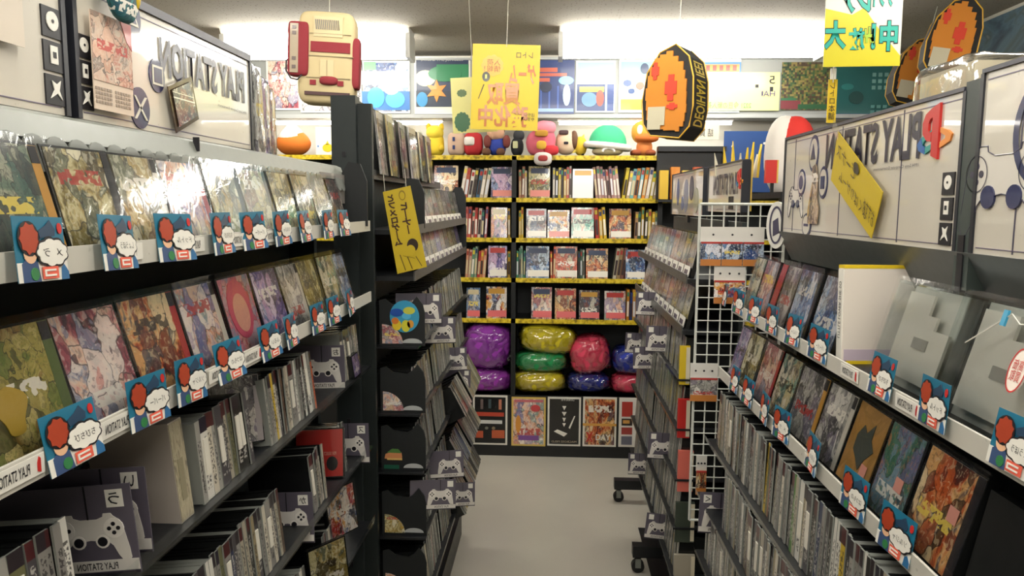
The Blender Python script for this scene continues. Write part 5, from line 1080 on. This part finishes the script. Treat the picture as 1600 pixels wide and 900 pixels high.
for u0, v0, u1, v1 in ((.2, .78, .3, .98), (.45, .82, .55, .98), (.75, .84, .9, .97), (.3, .8, .7, .86)): shape4([(u0, v0), (u0+.03, v0), (u1+.03, v1), (u1, v1)], C('5a4a10'))
shape4([(.66+.12*math.cos(k*.3), .09+.06*math.sin(k*.3)) for k in range(21)], C('8a7414')); shape4([(.66+.09*math.cos(k*.3), .095+.045*math.sin(k*.3)) for k in range(21)], YEL, -.0018)
for u in (.08, .85): part('cord', Geo().tube([tuple(V4[0]+U*u), tuple(V4[0]+U*(u-.05)+Vector((0, .0, .05)))], .001, 5), STR, t)

# console-shaped cushion
Yc = 2.8; p0 = at_y(512, 165, Yc); Wc, Hc = .235, .335
t = thing('console_cushion', 'cream and maroon game-console-shaped cushion hanging from the ceiling', 'cushion', tuple(p0), (0, .04, .12))
CR = mat('cream_cloth', 'b3a27a', .85); MR = mat('maroon_cloth', '7c1e26', .8)
def pad_box(name, x0, x1, z0, z1, d, m, y=0, e=.28, parent=None): return part(name, Geo().ellipsoid(((x0+x1)/2, y, (z0+z1)/2), ((x1-x0)/2, d, (z1-z0)/2), e, 32, 16), m, parent or t, smooth=True)
pad_box('body', -.105, .105, 0, Hc, .055, CR)
def strip(name, x0, x1, z0, z1, m, d=.0565): return part(name, B(x0, x1, -d-.002, -d+.012, z0, z1), m, t)
strip('maroon_band', -.055, .088, .185, .222, MR); strip('seam', -.1, .1, .170, .172, C('8a7a58')); strip('seam', -.06, .09, .25, .2515, C('8a7a58')); strip('vent_panel', -.045, .06, .24, .312, mat('cream_cloth_light', 'bbaa84', .85), .0555)
for k in range(13): part('vent_slot', Geo().prism([(-.04+.0068*k, .30), (-.037+.0068*k, .30), (-.033+.0068*k, .265), (-.036+.0068*k, .265)], -.0595, -.05), C('3a342a'), t)
strip('cartridge_flap', -.02, .03, .098, .158, mat('cream_cloth_light', 'bbaa84', .85), .056); strip('seam', .004, .006, .1, .156, C('8a7a58'), .0575); strip('seam', -.07, .09, .092, .094, C('8a7a58'))
part('eject_lever', Geo().ellipsoid((.012, -.055, .083), (.034, .014, .016), .7, 20, 10), MR, t, smooth=True)
for x in (-.045, .055): strip('button', x-.011, x+.011, .066, .084, MR)
strip('dark_slot', -.075, .09, .03, .042, C('3c1a1a'))
o = pad_box('controller', -.138, -.062, .095, .29, .03, MR, -.035, .25); part('controller_plate', B(-.128, -.098, -.066, -.05, .105, .28), C('8f7f66'), o)
for zz in (.12, .15, .24, .26): part('controller_button', B(-.120, -.106, -.068, -.06, zz, zz+.012), C('5a4a44'), o)
pad_box('controller', .09, .122, .06, .245, .03, MR, -.02, .3)
part('cable', Geo().tube([(-.085, -.06, .10), (-.10, -.062, .08), (-.125, -.06, .085), (-.145, -.05, .115), (-.146, -.04, .15), (-.13, -.03, .17)], .0028, 6), INK, t, smooth=True)
part('cord', Geo().tube([(0, 0, Hc-.01), (0, 0, CEIL-p0.z)], .0016, 6), STR, t)

# pixel-patterned cushions
PXO, PXB, PXR, PXG = mat('orange_cloth', 'b8721f', .85), mat('black_cloth', '1c1a18', .85), mat('red_cloth', 'c03a24', .85), mat('grey_cloth', 'b0a890', .85)
def pixel_cushion(loc, rot, label, s=1.0, cord=True, text=True):
    t = thing('pixel_cushion', label, 'cushion', loc, rot, 'pixel-patterned cushions')
    out = [(-.06, 0), (.05, -.01), (.085, .03), (.095, .10), (.09, .2), (.07, .27), (.02, .315), (-.04, .29), (-.085, .22), (-.10, .12), (-.09, .04)]
    out = [(a*s, b*s) for a, b in out]
    part('body', Geo().prism(out, -.045*s, .10*s), PXB, t)
    ins = [(a*.80-.004*s, (b-.15*s)*.86+.15*s) for a, b in out]
    st = []
    for i, (a, b) in enumerate(ins):
        c, d = ins[(i+1) % len(ins)]; st += [(a, b), (a+(c-a)*.5, b), (a+(c-a)*.5, b+(d-b)*.5), (c, b+(d-b)*.5)]
    o = part('orange_front', Geo().prism(st, -.052*s, -.04*s), PXO, t)
    def stepped(cx, cz, w_, h_): return [(cx-w_, cz-h_*.5), (cx-w_*.5, cz-h_*.5), (cx-w_*.5, cz-h_), (cx+w_*.5, cz-h_), (cx+w_*.5, cz-h_*.5), (cx+w_, cz-h_*.5), (cx+w_, cz+h_*.5), (cx+w_*.5, cz+h_*.5), (cx+w_*.5, cz+h_), (cx-w_*.5, cz+h_), (cx-w_*.5, cz+h_*.5), (cx-w_, cz+h_*.5)]
    for cx, cz, a, b in ((.012, .165, .022, .045), (-.05, .225, .014, .03), (.02, .10, .02, .012)): slab('red_patch', stepped(cx*s, cz*s, a*s, b*s), PXR, t, -.055*s, -.05*s)
    slab('grey_patch', [(a*s, b*s) for a, b in ((-.07, .02), (-.02, .02), (-.02, .035), (-.005, .035), (-.005, .10), (-.07, .10))], PXG, t, -.056*s, -.05*s)
    part('gold_piping', Geo().tube([(a, -.045*s, b) for a, b in out], .003*s, 6, closed=True), C('c89a2c'), t); part('gold_piping', Geo().tube([(a, .10*s, b) for a, b in out], .003*s, 6, closed=True), C('c89a2c'), t)
    if text:
        o = link('lettering', text_mesh('DEOIHAN IEEI', 1, 1, C('b8a030'), True, .02).copy(), t)
        side = out[2:6]
        for vv in o.data.vertices:
            zz = (.035+.225*(.5-vv.co.x))*s; k = max(i for i in range(len(side)) if side[i][1] <= zz or i == 0); k = min(k, len(side)-2)
            f = (zz-side[k][1])/(side[k+1][1]-side[k][1]); vv.co = (side[k][0]+(side[k+1][0]-side[k][0])*f+.0015, (.028+.09*vv.co.z)*s, zz)
    if cord: part('cord', Geo().tube([(.01, 0, .31*s), (.01, 0, CEIL-loc[2])], .0016, 6), STR, t)
    return t
p0 = at_y(1048, 213, 2.8); pixel_cushion((p0.x, 2.8, p0.z), (0, .03, -.55), 'pixel-patterned orange and black cushion hanging before the yellow poster', 1.02)
# right wall: poster, shelf, two more cushions
ws = thing('wall_shelf', 'narrow wall shelf high on the right wall behind the right header', 'shelf', (1.95, 3.6, 1.98)); part('board', B(-.3, .25, -.5, .5, -.02, 0), BLACK, ws); part('bracket', B(.2, .25, -.4, .4, -.1, -.02), BLACK, ws)
for px, py, Y, lb, yw in ((1418, 163, 3.75, 'orange pixel-patterned cushion behind the covered box, left of its twin', -.2), (1472, 118, 3.3, 'orange pixel-patterned cushion by the right wall under the ceiling', -.3)):
    a = at_y(px, py, Y); pixel_cushion((a.x, Y, a.z), (0, .2, yw), lb, 1.0, True, False)
a = at_x(1505, 104, XR-.01); b = at_x(1640, -30, XR-.01)
t = thing('poster', 'large dusky blue poster with gold meadow foot on the right wall', 'poster', (XR-.008, (a.y+b.y)/2, 2.12), (0, 0, RIGHT)); W = abs(b.y-a.y)/2
part('print', B(-W, W, 0, .004, 0, .42), art('poster_dusk', ['2a3a4a', '3f5568', '56707f', '4a5a60', '8a9090'], scale=1.4, figs=False), t); part('meadow_foot', B(-W, W, -.001, 0, 0, .08), ART['olive'], t)

t = thing('flat_box', 'flat grey box lying behind the far end of the top left shelf', 'box', (-.60, 1.86, 1.60)); part('carton', B(-.07, .05, -.11, .09, 0, .075), C('8f8a84', .5), t); part('tape_band', B(-.0705, .0505, -.03, -.01, -.0005, .0755), C('b0aaa0', .4), t); part('support', B(-.06, -.04, -.02, .02, -.06, 0), BLACK, t)
